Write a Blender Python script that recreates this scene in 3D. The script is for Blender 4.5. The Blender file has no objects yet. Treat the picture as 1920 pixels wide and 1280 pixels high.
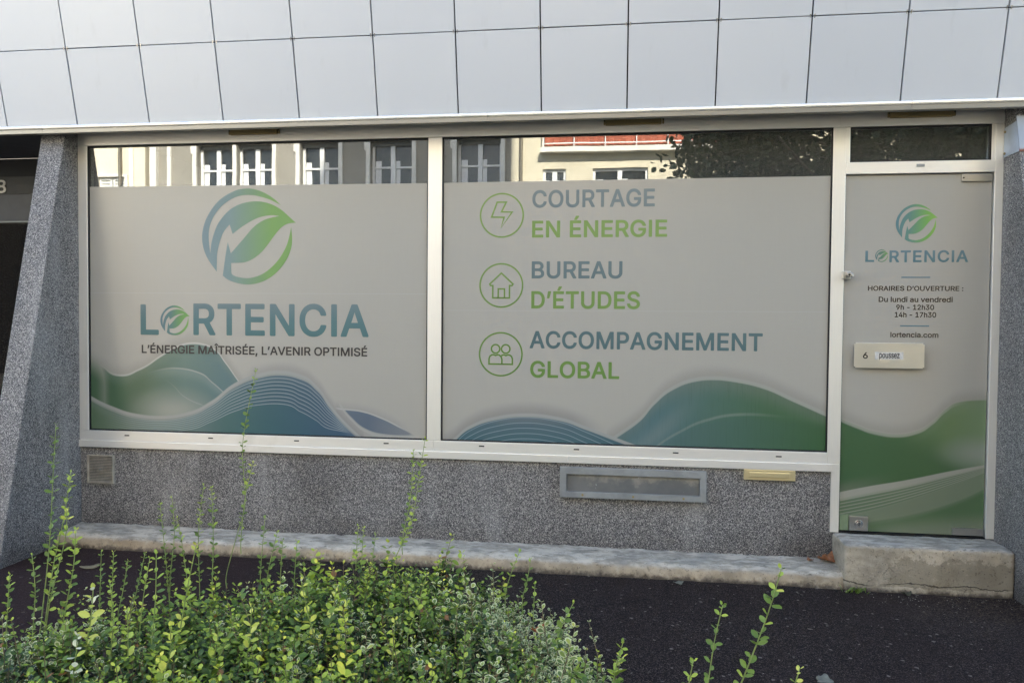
import bpy, bmesh, math, random, json
import numpy as np
from mathutils import Vector, Matrix, noise
random.seed(7); rng = np.random.default_rng(7)
SC = bpy.context.scene
COL = SC.collection
rad = math.radians

# ------------------------------------------------------------------ camera
cam_data = bpy.data.cameras.new('camera')
cam_data.sensor_width = 36.0
cam_data.lens = 26.625
cam_data.clip_start = 0.05
cam_data.clip_end = 600
cam = bpy.data.objects.new('camera', cam_data); COL.objects.link(cam)
_yaw, _pitch, _roll = rad(7.764), rad(-1.579), rad(0.491)
_fw = Vector((-math.sin(_yaw)*math.cos(_pitch), math.cos(_yaw)*math.cos(_pitch), math.sin(_pitch)))
_r0 = Vector((math.cos(_yaw), math.sin(_yaw), 0)); _u0 = _r0.cross(_fw)
_r = math.cos(_roll)*_r0 + math.sin(_roll)*_u0
_u = -math.sin(_roll)*_r0 + math.cos(_roll)*_u0
cam.matrix_world = Matrix(((_r.x, _u.x, -_fw.x, 0.0), (_r.y, _u.y, -_fw.y, -5.0), (_r.z, _u.z, -_fw.z, 1.6), (0, 0, 0, 1)))
SC.camera = cam

# ------------------------------------------------------------------ sky, sun, exposure
SUN = Vector((0.25, 0.75, 0.61)).normalized()      # towards the sun, behind the shop
world = bpy.data.worlds.new('World'); SC.world = world; world.use_nodes = True
wn = world.node_tree.nodes; wl = world.node_tree.links
sky = wn.new('ShaderNodeTexSky'); sky.sky_type = 'NISHITA'; sky.sun_disc = False
sky.sun_elevation = math.asin(SUN.z); sky.sun_rotation = math.atan2(SUN.x, SUN.y)
sky.air_density = 1.0; sky.dust_density = 1.5; sky.ozone_density = 1.0
wl.new(sky.outputs[0], wn['Background'].inputs[0]); wn['Background'].inputs[1].default_value = 0.15
sun_data = bpy.data.lights.new('sun', 'SUN'); sun_data.energy = 4.0; sun_data.angle = rad(0.53); sun_data.color = (1.0, 0.945, 0.86)
sun = bpy.data.objects.new('sun', sun_data); COL.objects.link(sun)
sun.rotation_euler = SUN.to_track_quat('Z', 'Y').to_euler(); sun.location = (10, 20, 25)
SC.view_settings.view_transform = 'Standard'; SC.view_settings.look = 'None'
SC.view_settings.gamma = 1.0; SC.view_settings.use_curve_mapping = False
SC.view_settings.exposure = 2.62
SC.render.engine = 'CYCLES'
SC.cycles.use_denoising = True
SC.cycles.use_adaptive_sampling = True; SC.cycles.adaptive_threshold = 0.025
SC.cycles.max_bounces = 6; SC.cycles.diffuse_bounces = 4; SC.cycles.glossy_bounces = 3
SC.cycles.transparent_max_bounces = 12; SC.cycles.sample_clamp_indirect = 4.0

# ------------------------------------------------------------------ helpers: scene graph
def link(o, parent=None):
    COL.objects.link(o)
    if parent: o.parent = parent
    return o
def tag(o, label, cat, group=None, kind=None):
    o['label'] = label
    if cat: o['category'] = cat
    if group: o['group'] = group
    if kind: o['kind'] = kind
    return o
def thing(name, label, cat, loc=(0, 0, 0), group=None):
    o = bpy.data.objects.new(name, None); o.empty_display_size = 0.1; o.location = loc
    link(o); return tag(o, label, cat, group)
def mob(name, me, mat=None, parent=None, smooth=False, bevel=0, loc=None, label=None, seg=2):
    """mesh -> object; vertices are given in world metres, the parent offset is taken out"""
    if mat and not me.materials: me.materials.append(mat)
    o = bpy.data.objects.new(name, me); link(o, parent)
    if loc is not None: o.location = loc
    if parent:
        p, off = parent, Vector((0, 0, 0))
        while p: off += Vector(p.location); p = p.parent
        o.location = Vector(o.location) - off
    if smooth:
        for p in me.polygons: p.use_smooth = True
    if bevel:
        b = o.modifiers.new('bevel', 'BEVEL'); b.width = bevel; b.segments = seg; b.limit_method = 'ANGLE'; b.angle_limit = rad(40)
    if label: o['label'] = label
    return o
class MB:
    def __init__(s): s.v = []; s.f = []
    def box(s, x0, x1, y0, y1, z0, z1):
        n = len(s.v)
        s.v += [(x0,y0,z0),(x1,y0,z0),(x1,y1,z0),(x0,y1,z0),(x0,y0,z1),(x1,y0,z1),(x1,y1,z1),(x0,y1,z1)]
        s.f += [tuple(n+i for i in q) for q in ((3,2,1,0),(4,5,6,7),(0,1,5,4),(1,2,6,5),(2,3,7,6),(3,0,4,7))]
        return s
    def prism_x(s, prof, x0, x1):            # profile [(y,z)] extruded along x
        n = len(s.v); k = len(prof)
        s.v += [(x0, y, z) for y, z in prof] + [(x1, y, z) for y, z in prof]
        for i in range(k):
            j = (i+1) % k; s.f.append((n+i, n+j, n+k+j, n+k+i))
        s.f.append(tuple(n+i for i in reversed(range(k)))); s.f.append(tuple(n+k+i for i in range(k)))
        return s
    def cyl(s, c, axis, r, h, n=16, r2=None):  # from c along axis
        a = Vector(axis).normalized(); t = Vector((0,0,1)) if abs(a.z) < .9 else Vector((1,0,0))
        u = a.cross(t).normalized(); w = a.cross(u); b = len(s.v); r2 = r if r2 is None else r2
        for k, rr in ((0, r), (1, r2)):
            for i in range(n):
                q = 2*math.pi*i/n; s.v.append(tuple(Vector(c) + a*h*k + (u*math.cos(q) + w*math.sin(q))*rr))
        for i in range(n):
            j = (i+1) % n; s.f.append((b+i, b+j, b+n+j, b+n+i))
        s.f.append(tuple(b+i for i in reversed(range(n)))); s.f.append(tuple(b+n+i for i in range(n)))
        return s
    def mesh(s, name='m'):
        me = bpy.data.meshes.new(name); me.from_pydata(s.v, [], s.f); me.update()
        bm = bmesh.new(); bm.from_mesh(me); bmesh.ops.recalc_face_normals(bm, faces=bm.faces); bm.to_mesh(me); bm.free()
        return me
def box(name, x0, x1, y0, y1, z0, z1, mat, parent=None, bevel=0, label=None, seg=2):
    return mob(name, MB().box(x0, x1, y0, y1, z0, z1).mesh(name), mat, parent, bevel=bevel, label=label, seg=seg)
def hole_frame(name, x0, x1, z0, z1, ix0, ix1, iz0, iz1, y0, y1, mat, parent, bevel=0):
    """a rectangular ring with depth"""
    V = []
    for y in (y0, y1):
        V += [(x0,y,z0),(x1,y,z0),(x1,y,z1),(x0,y,z1),(ix0,y,iz0),(ix1,y,iz0),(ix1,y,iz1),(ix0,y,iz1)]
    F = []
    for i in range(4):
        j = (i+1) % 4
        F += [(i,j,4+j,4+i),(8+i,12+i,12+j,8+j),(i,8+i,8+j,j),(4+i,4+j,12+j,12+i)]
    m = MB(); m.v = V; m.f = F
    return mob(name, m.mesh(name), mat, parent, bevel=bevel)
def rough_box(lo, hi, n, r, amp, freq, seed=0, amp2=0.0, freq2=40):
    lo, hi = Vector(lo), Vector(hi); bm = bmesh.new(); cache = {}
    def vert(p):
        k = tuple(round(c, 5) for c in p)
        if k in cache: return cache[k]
        q = Vector([min(max(p[i], lo[i]+r), hi[i]-r) for i in range(3)]); d = Vector(p)-q
        nn = d.normalized() if d.length > 1e-9 else Vector((0,0,1))
        s = Vector(p)*freq + Vector((seed, seed*2.3, seed*.7))
        w = q + nn*(r if d.length > 1e-9 else 0) + nn*(noise.fractal(s, 1.0, 2.0, 4)*amp + noise.noise(Vector(p)*freq2)*amp2)
        cache[k] = bm.verts.new(w); return cache[k]
    def face(o, u, v, nu, nv):
        for i in range(nu):
            for j in range(nv):
                try: bm.faces.new([vert(o+u*(a/nu)+v*(b/nv)) for a, b in ((i,j),(i+1,j),(i+1,j+1),(i,j+1))])
                except ValueError: pass
    d = hi-lo; ex, ey, ez = Vector((d.x,0,0)), Vector((0,d.y,0)), Vector((0,0,d.z)); nx, ny, nz = n
    face(lo, ex, ez, nx, nz); face(lo+ey, ez, ex, nz, nx); face(lo, ez, ey, nz, ny); face(lo+ex, ey, ez, ny, nz)
    face(lo+ez, ex, ey, nx, ny); face(lo, ey, ex, ny, nx)
    bmesh.ops.recalc_face_normals(bm, faces=bm.faces)
    me = bpy.data.meshes.new('rough'); bm.to_mesh(me); bm.free()
    for p in me.polygons: p.use_smooth = True
    return me
def tube(pts, r0, r1, n=6):
    m = MB(); P = [Vector(p) for p in pts]; rings = []
    for i, p in enumerate(P):
        d = (P[min(i+1, len(P)-1)] - P[max(i-1, 0)]).normalized()
        t = Vector((1,0,0)) if abs(d.x) < .9 else Vector((0,1,0)); u = d.cross(t).normalized(); w = d.cross(u)
        rr = r0 + (r1-r0)*i/(len(P)-1); rings.append(len(m.v))
        for k in range(n):
            q = 2*math.pi*k/n; m.v.append(tuple(p + (u*math.cos(q)+w*math.sin(q))*rr))
    for a, b in zip(rings, rings[1:]):
        for k in range(n): m.f.append((a+k, a+(k+1)%n, b+(k+1)%n, b+k))
    m.f.append(tuple(rings[-1]+k for k in range(n)))
    return m
def spline(P, k=6):
    P = [Vector(p) for p in P]; out = []
    for i in range(len(P)-1):
        a, b, c, d = P[max(i-1,0)], P[i], P[i+1], P[min(i+2,len(P)-1)]
        for j in range(k):
            t = j/k; out.append(0.5*((2*b)+(c-a)*t+(2*a-5*b+4*c-d)*t*t+(3*b-a-3*c+d)*t**3))
    out.append(P[-1]); return out

# ------------------------------------------------------------------ helpers: materials
def c(r, g, b):
    f = lambda v: (v/255/12.92) if v/255 <= .04045 else ((v/255+.055)/1.055)**2.4
    return (f(r), f(g), f(b), 1.0)
class X:                                       # a socket with arithmetic
    def __init__(s, nt, k): s.nt, s.k = nt, k
    def _m(s, op, *a): return fn(s.nt, op, s, *a)
    def __add__(s, o): return s._m('ADD', o)
    def __radd__(s, o): return s._m('ADD', o)
    def __sub__(s, o): return s._m('SUBTRACT', o)
    def __rsub__(s, o): return fn(s.nt, 'SUBTRACT', o, s)
    def __mul__(s, o): return s._m('MULTIPLY', o)
    def __rmul__(s, o): return s._m('MULTIPLY', o)
    def __truediv__(s, o): return s._m('DIVIDE', o)
def fn(nt, op, *a):
    n = nt.nodes.new('ShaderNodeMath'); n.operation = op
    for i, v in enumerate(a):
        if isinstance(v, X): nt.links.new(v.k, n.inputs[i])
        else: n.inputs[i].default_value = v
    return X(nt, n.outputs[0])
def sm(nt, e0, e1, v):                         # smoothstep; e0 may exceed e1
    n = nt.nodes.new('ShaderNodeMapRange'); n.interpolation_type = 'SMOOTHSTEP'
    nt.links.new(v.k, n.inputs[0])
    if e0 < e1: vals = (e0, e1, 0, 1)
    else: vals = (e1, e0, 1, 0)
    for i, q in enumerate(vals): n.inputs[1+i].default_value = q
    return X(nt, n.outputs[0])
def mixc(nt, fac, a, b, mode='MIX'):
    n = nt.nodes.new('ShaderNodeMix'); n.data_type = 'RGBA'; n.blend_type = mode; n.clamp_factor = True
    for sock, v in ((n.inputs[0], fac), (n.inputs[6], a), (n.inputs[7], b)):
        if isinstance(v, X): nt.links.new(v.k, sock)
        else: sock.default_value = v
    return X(nt, n.outputs[2])
def ramp(nt, fac, stops, interp='LINEAR'):
    n = nt.nodes.new('ShaderNodeValToRGB'); n.color_ramp.interpolation = interp
    e = n.color_ramp.elements
    while len(e) < len(stops): e.new(.5)
    for el, (p, col) in zip(e, stops): el.position = p; el.color = col
    nt.links.new(fac.k, n.inputs[0]); return X(nt, n.outputs[0])
def fcurve(nt, v, pts):                        # smooth curve through (x, y) points
    xs = [p[0] for p in pts]; ys = [p[1] for p in pts]; x0, x1, y0, y1 = min(xs), max(xs), min(ys), max(ys)
    n = nt.nodes.new('ShaderNodeFloatCurve'); cv = n.mapping.curves[0]
    q = [((x-x0)/(x1-x0), (y-y0)/(y1-y0)) for x, y in pts]
    cv.points[0].location = q[0]; cv.points[1].location = q[-1]
    for p in q[1:-1]: cv.points.new(*p)
    n.mapping.update(); n.inputs[0].default_value = 1.0
    nt.links.new(((v - x0)/(x1-x0)).k, n.inputs[1])
    return X(nt, n.outputs[0])*(y1-y0) + y0
class Mat:
    def __init__(s, name):
        s.m = bpy.data.materials.new(name); s.m.use_nodes = True; s.nt = s.m.node_tree
        s.b = s.nt.nodes['Principled BSDF']; s.out = s.nt.nodes['Material Output']
        g = s.nt.nodes.new('ShaderNodeNewGeometry'); s.pos = X(s.nt, g.outputs['Position'])
        sp = s.nt.nodes.new('ShaderNodeSeparateXYZ'); s.nt.links.new(s.pos.k, sp.inputs[0])
        s.x, s.y, s.z = (X(s.nt, o) for o in sp.outputs)
    def noise(s, scale, detail=4, rough=.55, stretch=None, coord=None, dist=0.0):
        n = s.nt.nodes.new('ShaderNodeTexNoise'); n.inputs['Scale'].default_value = scale; n.inputs['Detail'].default_value = detail
        n.inputs['Roughness'].default_value = rough; n.inputs['Distortion'].default_value = dist
        s.nt.links.new(s._co(stretch, coord), n.inputs['Vector']); return X(s.nt, n.outputs[0])
    def _co(s, stretch, coord=None):
        k = (coord or s.pos).k
        if stretch:
            mp = s.nt.nodes.new('ShaderNodeMapping'); mp.inputs['Scale'].default_value = stretch
            s.nt.links.new(k, mp.inputs[0]); k = mp.outputs[0]
        return k
    def voro(s, scale, feature='F1', out=1, stretch=None, rnd=1.0):
        n = s.nt.nodes.new('ShaderNodeTexVoronoi'); n.feature = feature; n.inputs['Scale'].default_value = scale
        n.inputs['Randomness'].default_value = rnd
        s.nt.links.new(s._co(stretch), n.inputs['Vector'])
        if feature == 'DISTANCE_TO_EDGE': return X(s.nt, n.outputs[0])
        if out == 0: return X(s.nt, n.outputs[0])
        sp = s.nt.nodes.new('ShaderNodeSeparateColor'); s.nt.links.new(n.outputs['Color'], sp.inputs[0]); return X(s.nt, sp.outputs[0])
    def set(s, **k):
        for n, v in k.items():
            n = {'base':'Base Color','rough':'Roughness','metal':'Metallic','spec':'Specular IOR Level','coat':'Coat Weight','coatr':'Coat Roughness','trans':'Transmission Weight','ior':'IOR','sub':'Subsurface Weight'}[n]
            if isinstance(v, X): s.nt.links.new(v.k, s.b.inputs[n])
            else: s.b.inputs[n].default_value = v
        return s
    def bump(s, h, strength=.3, dist=.01):
        n = s.nt.nodes.new('ShaderNodeBump'); n.inputs['Strength'].default_value = strength; n.inputs['Distance'].default_value = dist
        s.nt.links.new(h.k, n.inputs['Height']); s.nt.links.new(n.outputs[0], s.b.inputs['Normal']); return s
def plain(name, col, rough=.5, metal=0, var=.08, scale=12, spec=.5):
    M = Mat(name); v = M.noise(scale, 5)
    dark = tuple(q*(1-var*2.5) for q in col[:3])+(1,); lite = tuple(min(1, q*(1+var)) for q in col[:3])+(1,)
    M.set(base=ramp(M.nt, v, [(.3, dark), (.65, lite)]), rough=rough, metal=metal, spec=spec)
    return M.m

# ------------------------------------------------------------------ materials
def m_granite():
    M = Mat('washed granite aggregate')
    a = M.voro(225); b = M.voro(440)
    s = a*.62 + b*.38
    grain = ramp(M.nt, s, [(.10, c(26,25,27)), (.32, c(66,64,65)), (.52, c(104,101,100)), (.72, c(146,143,138)), (.92, c(206,201,192))])
    big = M.noise(1.3, 5, .6); st = sm(M.nt, .5, .72, big)
    grain = mixc(M.nt, st*.35, grain, c(96,84,72), 'MULTIPLY')
    streak = sm(M.nt, .52, .75, M.noise(3.0, 4, .6, stretch=(1, 1, .18)))
    grain = mixc(M.nt, streak*.22, grain, c(196,194,190))
    low = sm(M.nt, .42, .08, M.z + M.noise(3.5, 4)*.25)       # damp soil splashes at the foot
    grain = mixc(M.nt, low*.6, grain, c(120,106,90), 'MULTIPLY')
    M.set(base=grain, rough=.62).bump(s, .35, .004)
    return M.m
def m_alu(name, col, rough=.36, metal=.8, streak=(1,1,30)):
    M = Mat(name)
    n = M.noise(9, 4, .6, stretch=streak); d = M.noise(2.2, 5, .65)
    base = mixc(M.nt, sm(M.nt, .35, .7, n)*.25, col, tuple(q*.82 for q in col[:3])+(1,))
    base = mixc(M.nt, sm(M.nt, .55, .8, d)*.3, base, c(176,170,158))
    M.set(base=base, metal=metal, rough=n*.15 + (rough-.07))
    return M.m
def m_panel():
    M = Mat('coated cladding panel')
    d = M.noise(.9, 4, .6); f = M.noise(60, 3)
    oi = M.nt.nodes.new('ShaderNodeObjectInfo'); r = X(M.nt, oi.outputs['Random'])
    base = mixc(M.nt, d, c(201,205,210), c(208,211,215))
    base = mixc(M.nt, r*.45, base, c(193,198,205))
    drip = sm(M.nt, .6, .8, M.noise(14, 3, .6, stretch=(1,1,.06)))
    base = mixc(M.nt, drip*.16, base, c(168,170,170))
    M.set(base=base, rough=f*.08+.34, metal=.15, spec=.5)
    return M.m
def m_concrete(name, top, front, stain):
    M = Mat(name); g = M.nt.nodes.new('ShaderNodeNewGeometry'); sp = M.nt.nodes.new('ShaderNodeSeparateXYZ')
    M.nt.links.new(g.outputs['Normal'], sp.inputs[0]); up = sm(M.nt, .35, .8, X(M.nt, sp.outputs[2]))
    n1 = M.noise(5, 8, .65); n2 = M.noise(38, 5, .7); n3 = M.noise(2.2, 6, .7, dist=.6); p = M.voro(190)
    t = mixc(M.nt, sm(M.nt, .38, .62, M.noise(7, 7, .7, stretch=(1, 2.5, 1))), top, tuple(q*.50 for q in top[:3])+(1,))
    t = mixc(M.nt, sm(M.nt, .55, .75, M.noise(2.6, 5, .6))*.6, t, c(140,138,130))
    t = mixc(M.nt, sm(M.nt, .60, .66, M.noise(11, 6, .7, stretch=(1,3,1)))*.8, t, c(62,62,58))
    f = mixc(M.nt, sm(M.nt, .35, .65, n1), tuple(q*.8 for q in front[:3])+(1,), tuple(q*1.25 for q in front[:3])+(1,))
    if stain > .5:                                             # damp tide mark left on the riser
        tide = sm(M.nt, .225, .17, M.z + (M.noise(7, 8, .72)-.5)*.30)*sm(M.nt, .02, .05, M.z + (M.noise(11, 5)-.5)*.08)*sm(M.nt, 1.40, 1.75, M.x + (n1-.5)*.8)
        f = mixc(M.nt, sm(M.nt, .42, .58, tide)*.62, f, c(128,120,102))
    f = mixc(M.nt, sm(M.nt, .5, .6, n3)*stain*.4, f, c(120,112,94))
    f = mixc(M.nt, sm(M.nt, .56, .66, n2)*.6, f, c(92,84,70))
    f = mixc(M.nt, sm(M.nt, .55, .7, M.noise(16, 6, .7))*.5, f, c(190,178,158))
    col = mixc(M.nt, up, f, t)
    col = mixc(M.nt, sm(M.nt, .985, .995, p)*.5, col, c(70,66,58))
    foot = sm(M.nt, .040, .0, M.z + (M.noise(16, 6, .75)-.5)*.10)   # earth left along the ground line
    col = mixc(M.nt, foot*.85, col, c(58,50,44))
    if stain > .5:                                             # hairline cracks of the step
        ln1 = sm(M.nt, .0045, .0012, fn(M.nt, 'ABSOLUTE', M.z - .052 - (M.noise(5, 5, .6)-.5)*.10))*sm(M.nt, .40, .5, M.noise(3.1, 2))
        e = M.voro(17, 'DISTANCE_TO_EDGE'); w = M.noise(4.2, 3)
        crack = fn(M.nt, 'MAXIMUM', ln1, sm(M.nt, .05, .01, e + (M.noise(30, 4)-.5)*.12)*sm(M.nt, .56, .64, w)*sm(M.nt, .19, .13, M.z)*.6)
        col = mixc(M.nt, crack*.85, col, c(58,52,44))
    M.set(base=col, rough=.85, spec=.3).bump(n2*.6+n1*.5+p*.4+M.noise(90, 4, .7)*.4, .8, .014)
    return M.m
def m_asphalt():
    M = Mat('dark pavement asphalt')
    v = M.voro(250); v2 = M.voro(75); n = M.noise(.9, 6, .65); n2 = M.noise(4.5, 6, .7)
    col = ramp(M.nt, v, [(.1, c(14,10,9)), (.5, c(33,26,24)), (.80, c(52,43,40)), (.99, c(98,86,78))])
    col = mixc(M.nt, sm(M.nt, .42, .68, n), col, c(62,44,44), 'MIX') if False else mixc(M.nt, sm(M.nt, .4, .7, n)*.45, col, c(34,24,23))
    col = mixc(M.nt, sm(M.nt, .990, .995, v2)*.4, col, c(160,150,140))
    dust = sm(M.nt, .55, .75, n2)*sm(M.nt, -.95, -.25, M.y)
    col = mixc(M.nt, dust*.4, col, c(92,80,68))
    grit = sm(M.nt, 1.2, 2.1, M.x + (n2-.5)*.8)*sm(M.nt, -1.1, -.35, M.y + (n-.5)*.5)
    col = mixc(M.nt, grit*sm(M.nt, .45, .75, M.noise(55, 4, .7))*.7, col, c(112,98,82))
    worn = sm(M.nt, .52, .7, M.noise(1.7, 5, .6, dist=.5)); col = mixc(M.nt, worn*.20, col, c(56,48,45))
    soil = sm(M.nt, -1.6, -2.6, M.x + (n2-.5)*1.5)*sm(M.nt, -2.6, -1.4, M.y)
    col = mixc(M.nt, soil*.6, col, c(50,34,33))
    crk = M.voro(.62, 'DISTANCE_TO_EDGE'); wob = M.noise(5, 5, .7)
    line = sm(M.nt, .010, .003, crk + (wob-.5)*.05)*sm(M.nt, .45, .6, M.noise(.8, 2))
    col = mixc(M.nt, line*.25, col, c(10,8,8))
    M.set(base=col, rough=.88, spec=.16).bump(v*.6+M.noise(120, 3)*.6, .8, .008)
    return M.m
def m_glass(name, tint, refl, dust=.15):
    M = Mat(name); nt = M.nt; nt.nodes.remove(M.b)
    tr = nt.nodes.new('ShaderNodeBsdfTransparent'); tr.inputs[0].default_value = tint
    gl = nt.nodes.new('ShaderNodeBsdfGlossy'); gl.inputs['Roughness'].default_value = 0.0; gl.inputs['Color'].default_value = (.96,.98,1,1)
    bp = nt.nodes.new('ShaderNodeBump'); bp.inputs['Strength'].default_value = .012; bp.inputs['Distance'].default_value = .02
    nt.links.new(M.noise(1.6, 2).k, bp.inputs['Height']); nt.links.new(bp.outputs[0], gl.inputs['Normal'])
    lw = nt.nodes.new('ShaderNodeLayerWeight'); lw.inputs[0].default_value = .35
    f = X(nt, lw.outputs['Fresnel'])*(1-refl) + refl
    mx = nt.nodes.new('ShaderNodeMixShader'); nt.links.new(f.k, mx.inputs[0]); nt.links.new(tr.outputs[0], mx.inputs[1]); nt.links.new(gl.outputs[0], mx.inputs[2])
    df = nt.nodes.new('ShaderNodeBsdfDiffuse'); df.inputs[0].default_value = c(150,150,142)      # film of dust on the pane
    m2 = nt.nodes.new('ShaderNodeMixShader'); m2.inputs[0].default_value = dust; nt.links.new(mx.outputs[0], m2.inputs[1]); nt.links.new(df.outputs[0], m2.inputs[2])
    nt.links.new(m2.outputs[0], M.out.inputs[0]); return M.m
GRANITE = m_granite()
ALU = m_alu('champagne anodised aluminium', c(244,240,230), .40, .6, (40,1,.6))
ALU_H = m_alu('brushed aluminium rail', c(244,240,231), .40, .6, (.6,1,40))
TRIM = m_alu('galvanised drip edge', c(164,161,153), .42, .75, (.5,1,20))
BEAD = m_alu('polished bead', c(250,246,234), .25, .6, (.5,1,20))
STEEL = m_alu('brushed steel', c(198,195,188), .30, .95, (.8,1,60))
PLATE = m_alu('bright brushed steel', c(226,222,212), .30, .9, (.8,1,60))
CHROME = m_alu('worn chrome', c(205,203,200), .2, 1.0, (1,1,1))
PANEL = m_panel()
CONC = m_concrete('weathered footing concrete', c(202,193,175), c(170,153,127), .40)
CONC2 = m_concrete('stained step concrete', c(190,184,171), c(178,167,147), .8)
ASPH = m_asphalt()
GLASS = m_glass('window glass', (.55,.58,.56,1), .15)
BLACK = plain('black rubber', c(14,14,14), .6)
DARK = plain('dark joint', c(34,32,32), .8)
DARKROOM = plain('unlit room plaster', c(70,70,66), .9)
BRASS = m_alu('pale brass', c(238,220,170), .36, .7, (.8,1,40))
BRONZE = m_alu('aged bronze strip', c(150,132,90), .5, .4, (.8,1,40))
GREYPAINT = plain('grey painted steel', c(146,148,146), .5, .25, .10, 9)
VENTMAT = plain('weathered grey vent', c(170,162,147), .65, .2, .12, 20)
BLUEPLATE = plain('pale blue grey plate', c(176,186,198), .5, .2, .08, 8)
CORNER = plain('grey green glass corner', c(118,134,104), .3)
def m_film(name, layers):
    M = Mat(name); nt = M.nt
    base = c(206,201,187)
    fib = M.noise(26, 3, .6, stretch=(6, 1, .25)); fib2 = M.noise(26, 3, .6, stretch=(.25, 1, 6))
    col = mixc(nt, (fib*.5+fib2*.5), tuple(q*.965 for q in base[:3])+(1,), tuple(q*1.03 for q in base[:3])+(1,))
    col = layers(M, nt, col)
    hs = nt.nodes.new('ShaderNodeHueSaturation'); hs.inputs['Saturation'].default_value = .90; hs.inputs['Value'].default_value = .60; nt.links.new(col.k, hs.inputs['Color'])
    M.set(base=X(nt, hs.outputs[0]), rough=.27, spec=.5); return M.m
LIGHT = c(224,221,210)
def line_at(nt, z, f, w, soft=2.0):            # thin printed line along z = f
    return sm(nt, w*soft, w*.5, fn(nt, 'ABSOLUTE', z - f))
def film_left(M, nt, col):
    x, z = M.x, M.z
    A = fcurve(nt, x, [(-3.775,1.343),(-3.72,1.30),(-3.663,1.235),(-3.534,1.181),(-3.39,1.223),(-3.206,1.331),(-3.093,1.392),(-2.981,1.419),(-2.883,1.41),(-2.814,1.382),(-2.731,1.293),(-2.629,1.159),(-2.54,1.05)])
    C = fcurve(nt, x, [(-3.777,1.034),(-3.593,.954),(-3.406,.906),(-3.207,.897),(-3.01,.929),(-2.843,1.005),(-2.635,1.152),(-2.471,1.213),(-2.322,1.235),(-2.174,1.212),(-2.054,1.138),(-1.961,1.019),(-1.868,.913),(-1.70,.765)])
    CL = fcurve(nt, x, [(-3.779,.863),(-3.594,.801),(-3.407,.78),(-3.208,.783),(-3.011,.804),(-2.843,.861),(-2.636,.951),(-2.471,.994),(-2.322,1.004),(-2.174,.956),(-2.053,.895),(-1.96,.84),(-1.867,.825),(-1.75,.80)])
    D = fcurve(nt, x, [(-1.92,.985),(-1.855,.977),(-1.736,.967),(-1.579,.92),(-1.449,.86),(-1.30,.785)])
    D2 = fcurve(nt, x, [(-1.894,1.026),(-1.868,.989),(-1.802,.914),(-1.683,.829),(-1.579,.804),(-1.34,.802)])
    A2 = fcurve(nt, x, [(-3.376,1.177),(-3.234,1.226),(-3.107,1.241),(-2.926,1.212),(-2.829,1.148),(-2.70,1.04)])
    A3 = fcurve(nt, x, [(-3.2,1.17),(-3.122,1.116),(-3.038,1.039),(-2.885,.978)])
    xA = sm(nt, -2.54, -2.56, x)
    seam = line_at(nt, z, x*.0005 + 1.7755, .0016)
    col = mixc(nt, seam*.35, col, c(222,220,214))
    # back hill, green to teal, soft shade printed above its edge
    sh = sm(nt, .11, .0, z-A)*xA*sm(nt, -3.72, -3.5, x); col = mixc(nt, sh*.28, col, c(120,128,118))
    lf = sm(nt, -3.52, -3.74, x)*sm(nt, 1.36, 1.12, z + (x+3.7)*.5)
    mA = fn(nt, 'MAXIMUM', sm(nt, .006, -.004, z-A)*xA*sm(nt, -3.74, -3.6, x), lf)
    gA = ramp(nt, (x+3.775)/1.2, [(0, c(86,122,84)), (.35, c(92,126,92)), (.62, c(112,146,134)), (1, c(96,136,144))])
    fog = sm(nt, .34, .0, fn(nt, 'SQRT', fn(nt, 'POWER', (x+3.12)*.75, 2.0) + fn(nt, 'POWER', (z-.93)*1.6, 2.0)))
    gA = mixc(nt, fog*.9, gA, c(190,193,177))
    gA = mixc(nt, sm(nt, .10, .0, A-z)*.35, gA, c(140,160,142))
    gA = mixc(nt, sm(nt, .09, .0, A2-z)*sm(nt, -.004, .004, A2-z)*sm(nt, -3.376, -3.1, x)*.30, gA, c(170,188,180))
    gA = mixc(nt, line_at(nt, z, A2, .004)*sm(nt, -3.35, -2.95, x)*sm(nt, -2.70, -2.73, x)*.45, gA, LIGHT)
    gA = mixc(nt, line_at(nt, z, A3, .003)*sm(nt, -3.2, -3.0, x)*sm(nt, -2.88, -2.92, x)*.3, gA, LIGHT)
    col = mixc(nt, mA, col, gA)
    col = mixc(nt, line_at(nt, z, A, .0055)*xA*sm(nt, -3.72, -3.5, x)*.75, col, LIGHT)
    # blue tail on the right
    xD = sm(nt, -1.92, -1.90, x); mD = sm(nt, .004, -.004, z-D)*xD*sm(nt, -1.34, -1.40, x)*sm(nt, -.004, .012, z-D2)
    gD = ramp(nt, (x+1.9)/.55, [(0, c(104,124,144)), (.4, c(98,118,140)), (1, c(150,154,158))])
    col = mixc(nt, sm(nt, .07, 0, z-D)*xD*.2*sm(nt, -1.35, -1.5, x), col, c(120,122,140))
    col = mixc(nt, mD*.9, col, gD)
    col = mixc(nt, line_at(nt, z, D, .004)*xD*sm(nt, -1.36, -1.5, x)*.7, col, LIGHT)
    # front wave
    xC = sm(nt, -1.70, -1.72, x); mC = sm(nt, .004, -.004, z-C)*xC
    col = mixc(nt, sm(nt, .08, 0, z-C)*xC*sm(nt, -2.62, -2.45, x)*.3, col, c(116,120,130))
    gC = ramp(nt, (x+3.78)/2.1, [(0, c(104,134,96)), (.16, c(138,156,134)), (.32, c(132,156,142)), (.5, c(92,130,132)), (.68, c(76,114,128)), (.86, c(78,110,132)), (1, c(82,108,136))])
    gC = mixc(nt, sm(nt, -.005, .01, CL-z)*.8*sm(nt, -2.9, -2.7, x), gC, ramp(nt, (x+3.0)/1.3, [(0, c(96,138,122)), (.45, c(64,116,122)), (.9, c(62,100,130))]))
    gC = mixc(nt, sm(nt, .12, 0, C-z)*.25, gC, c(168,178,180))
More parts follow.
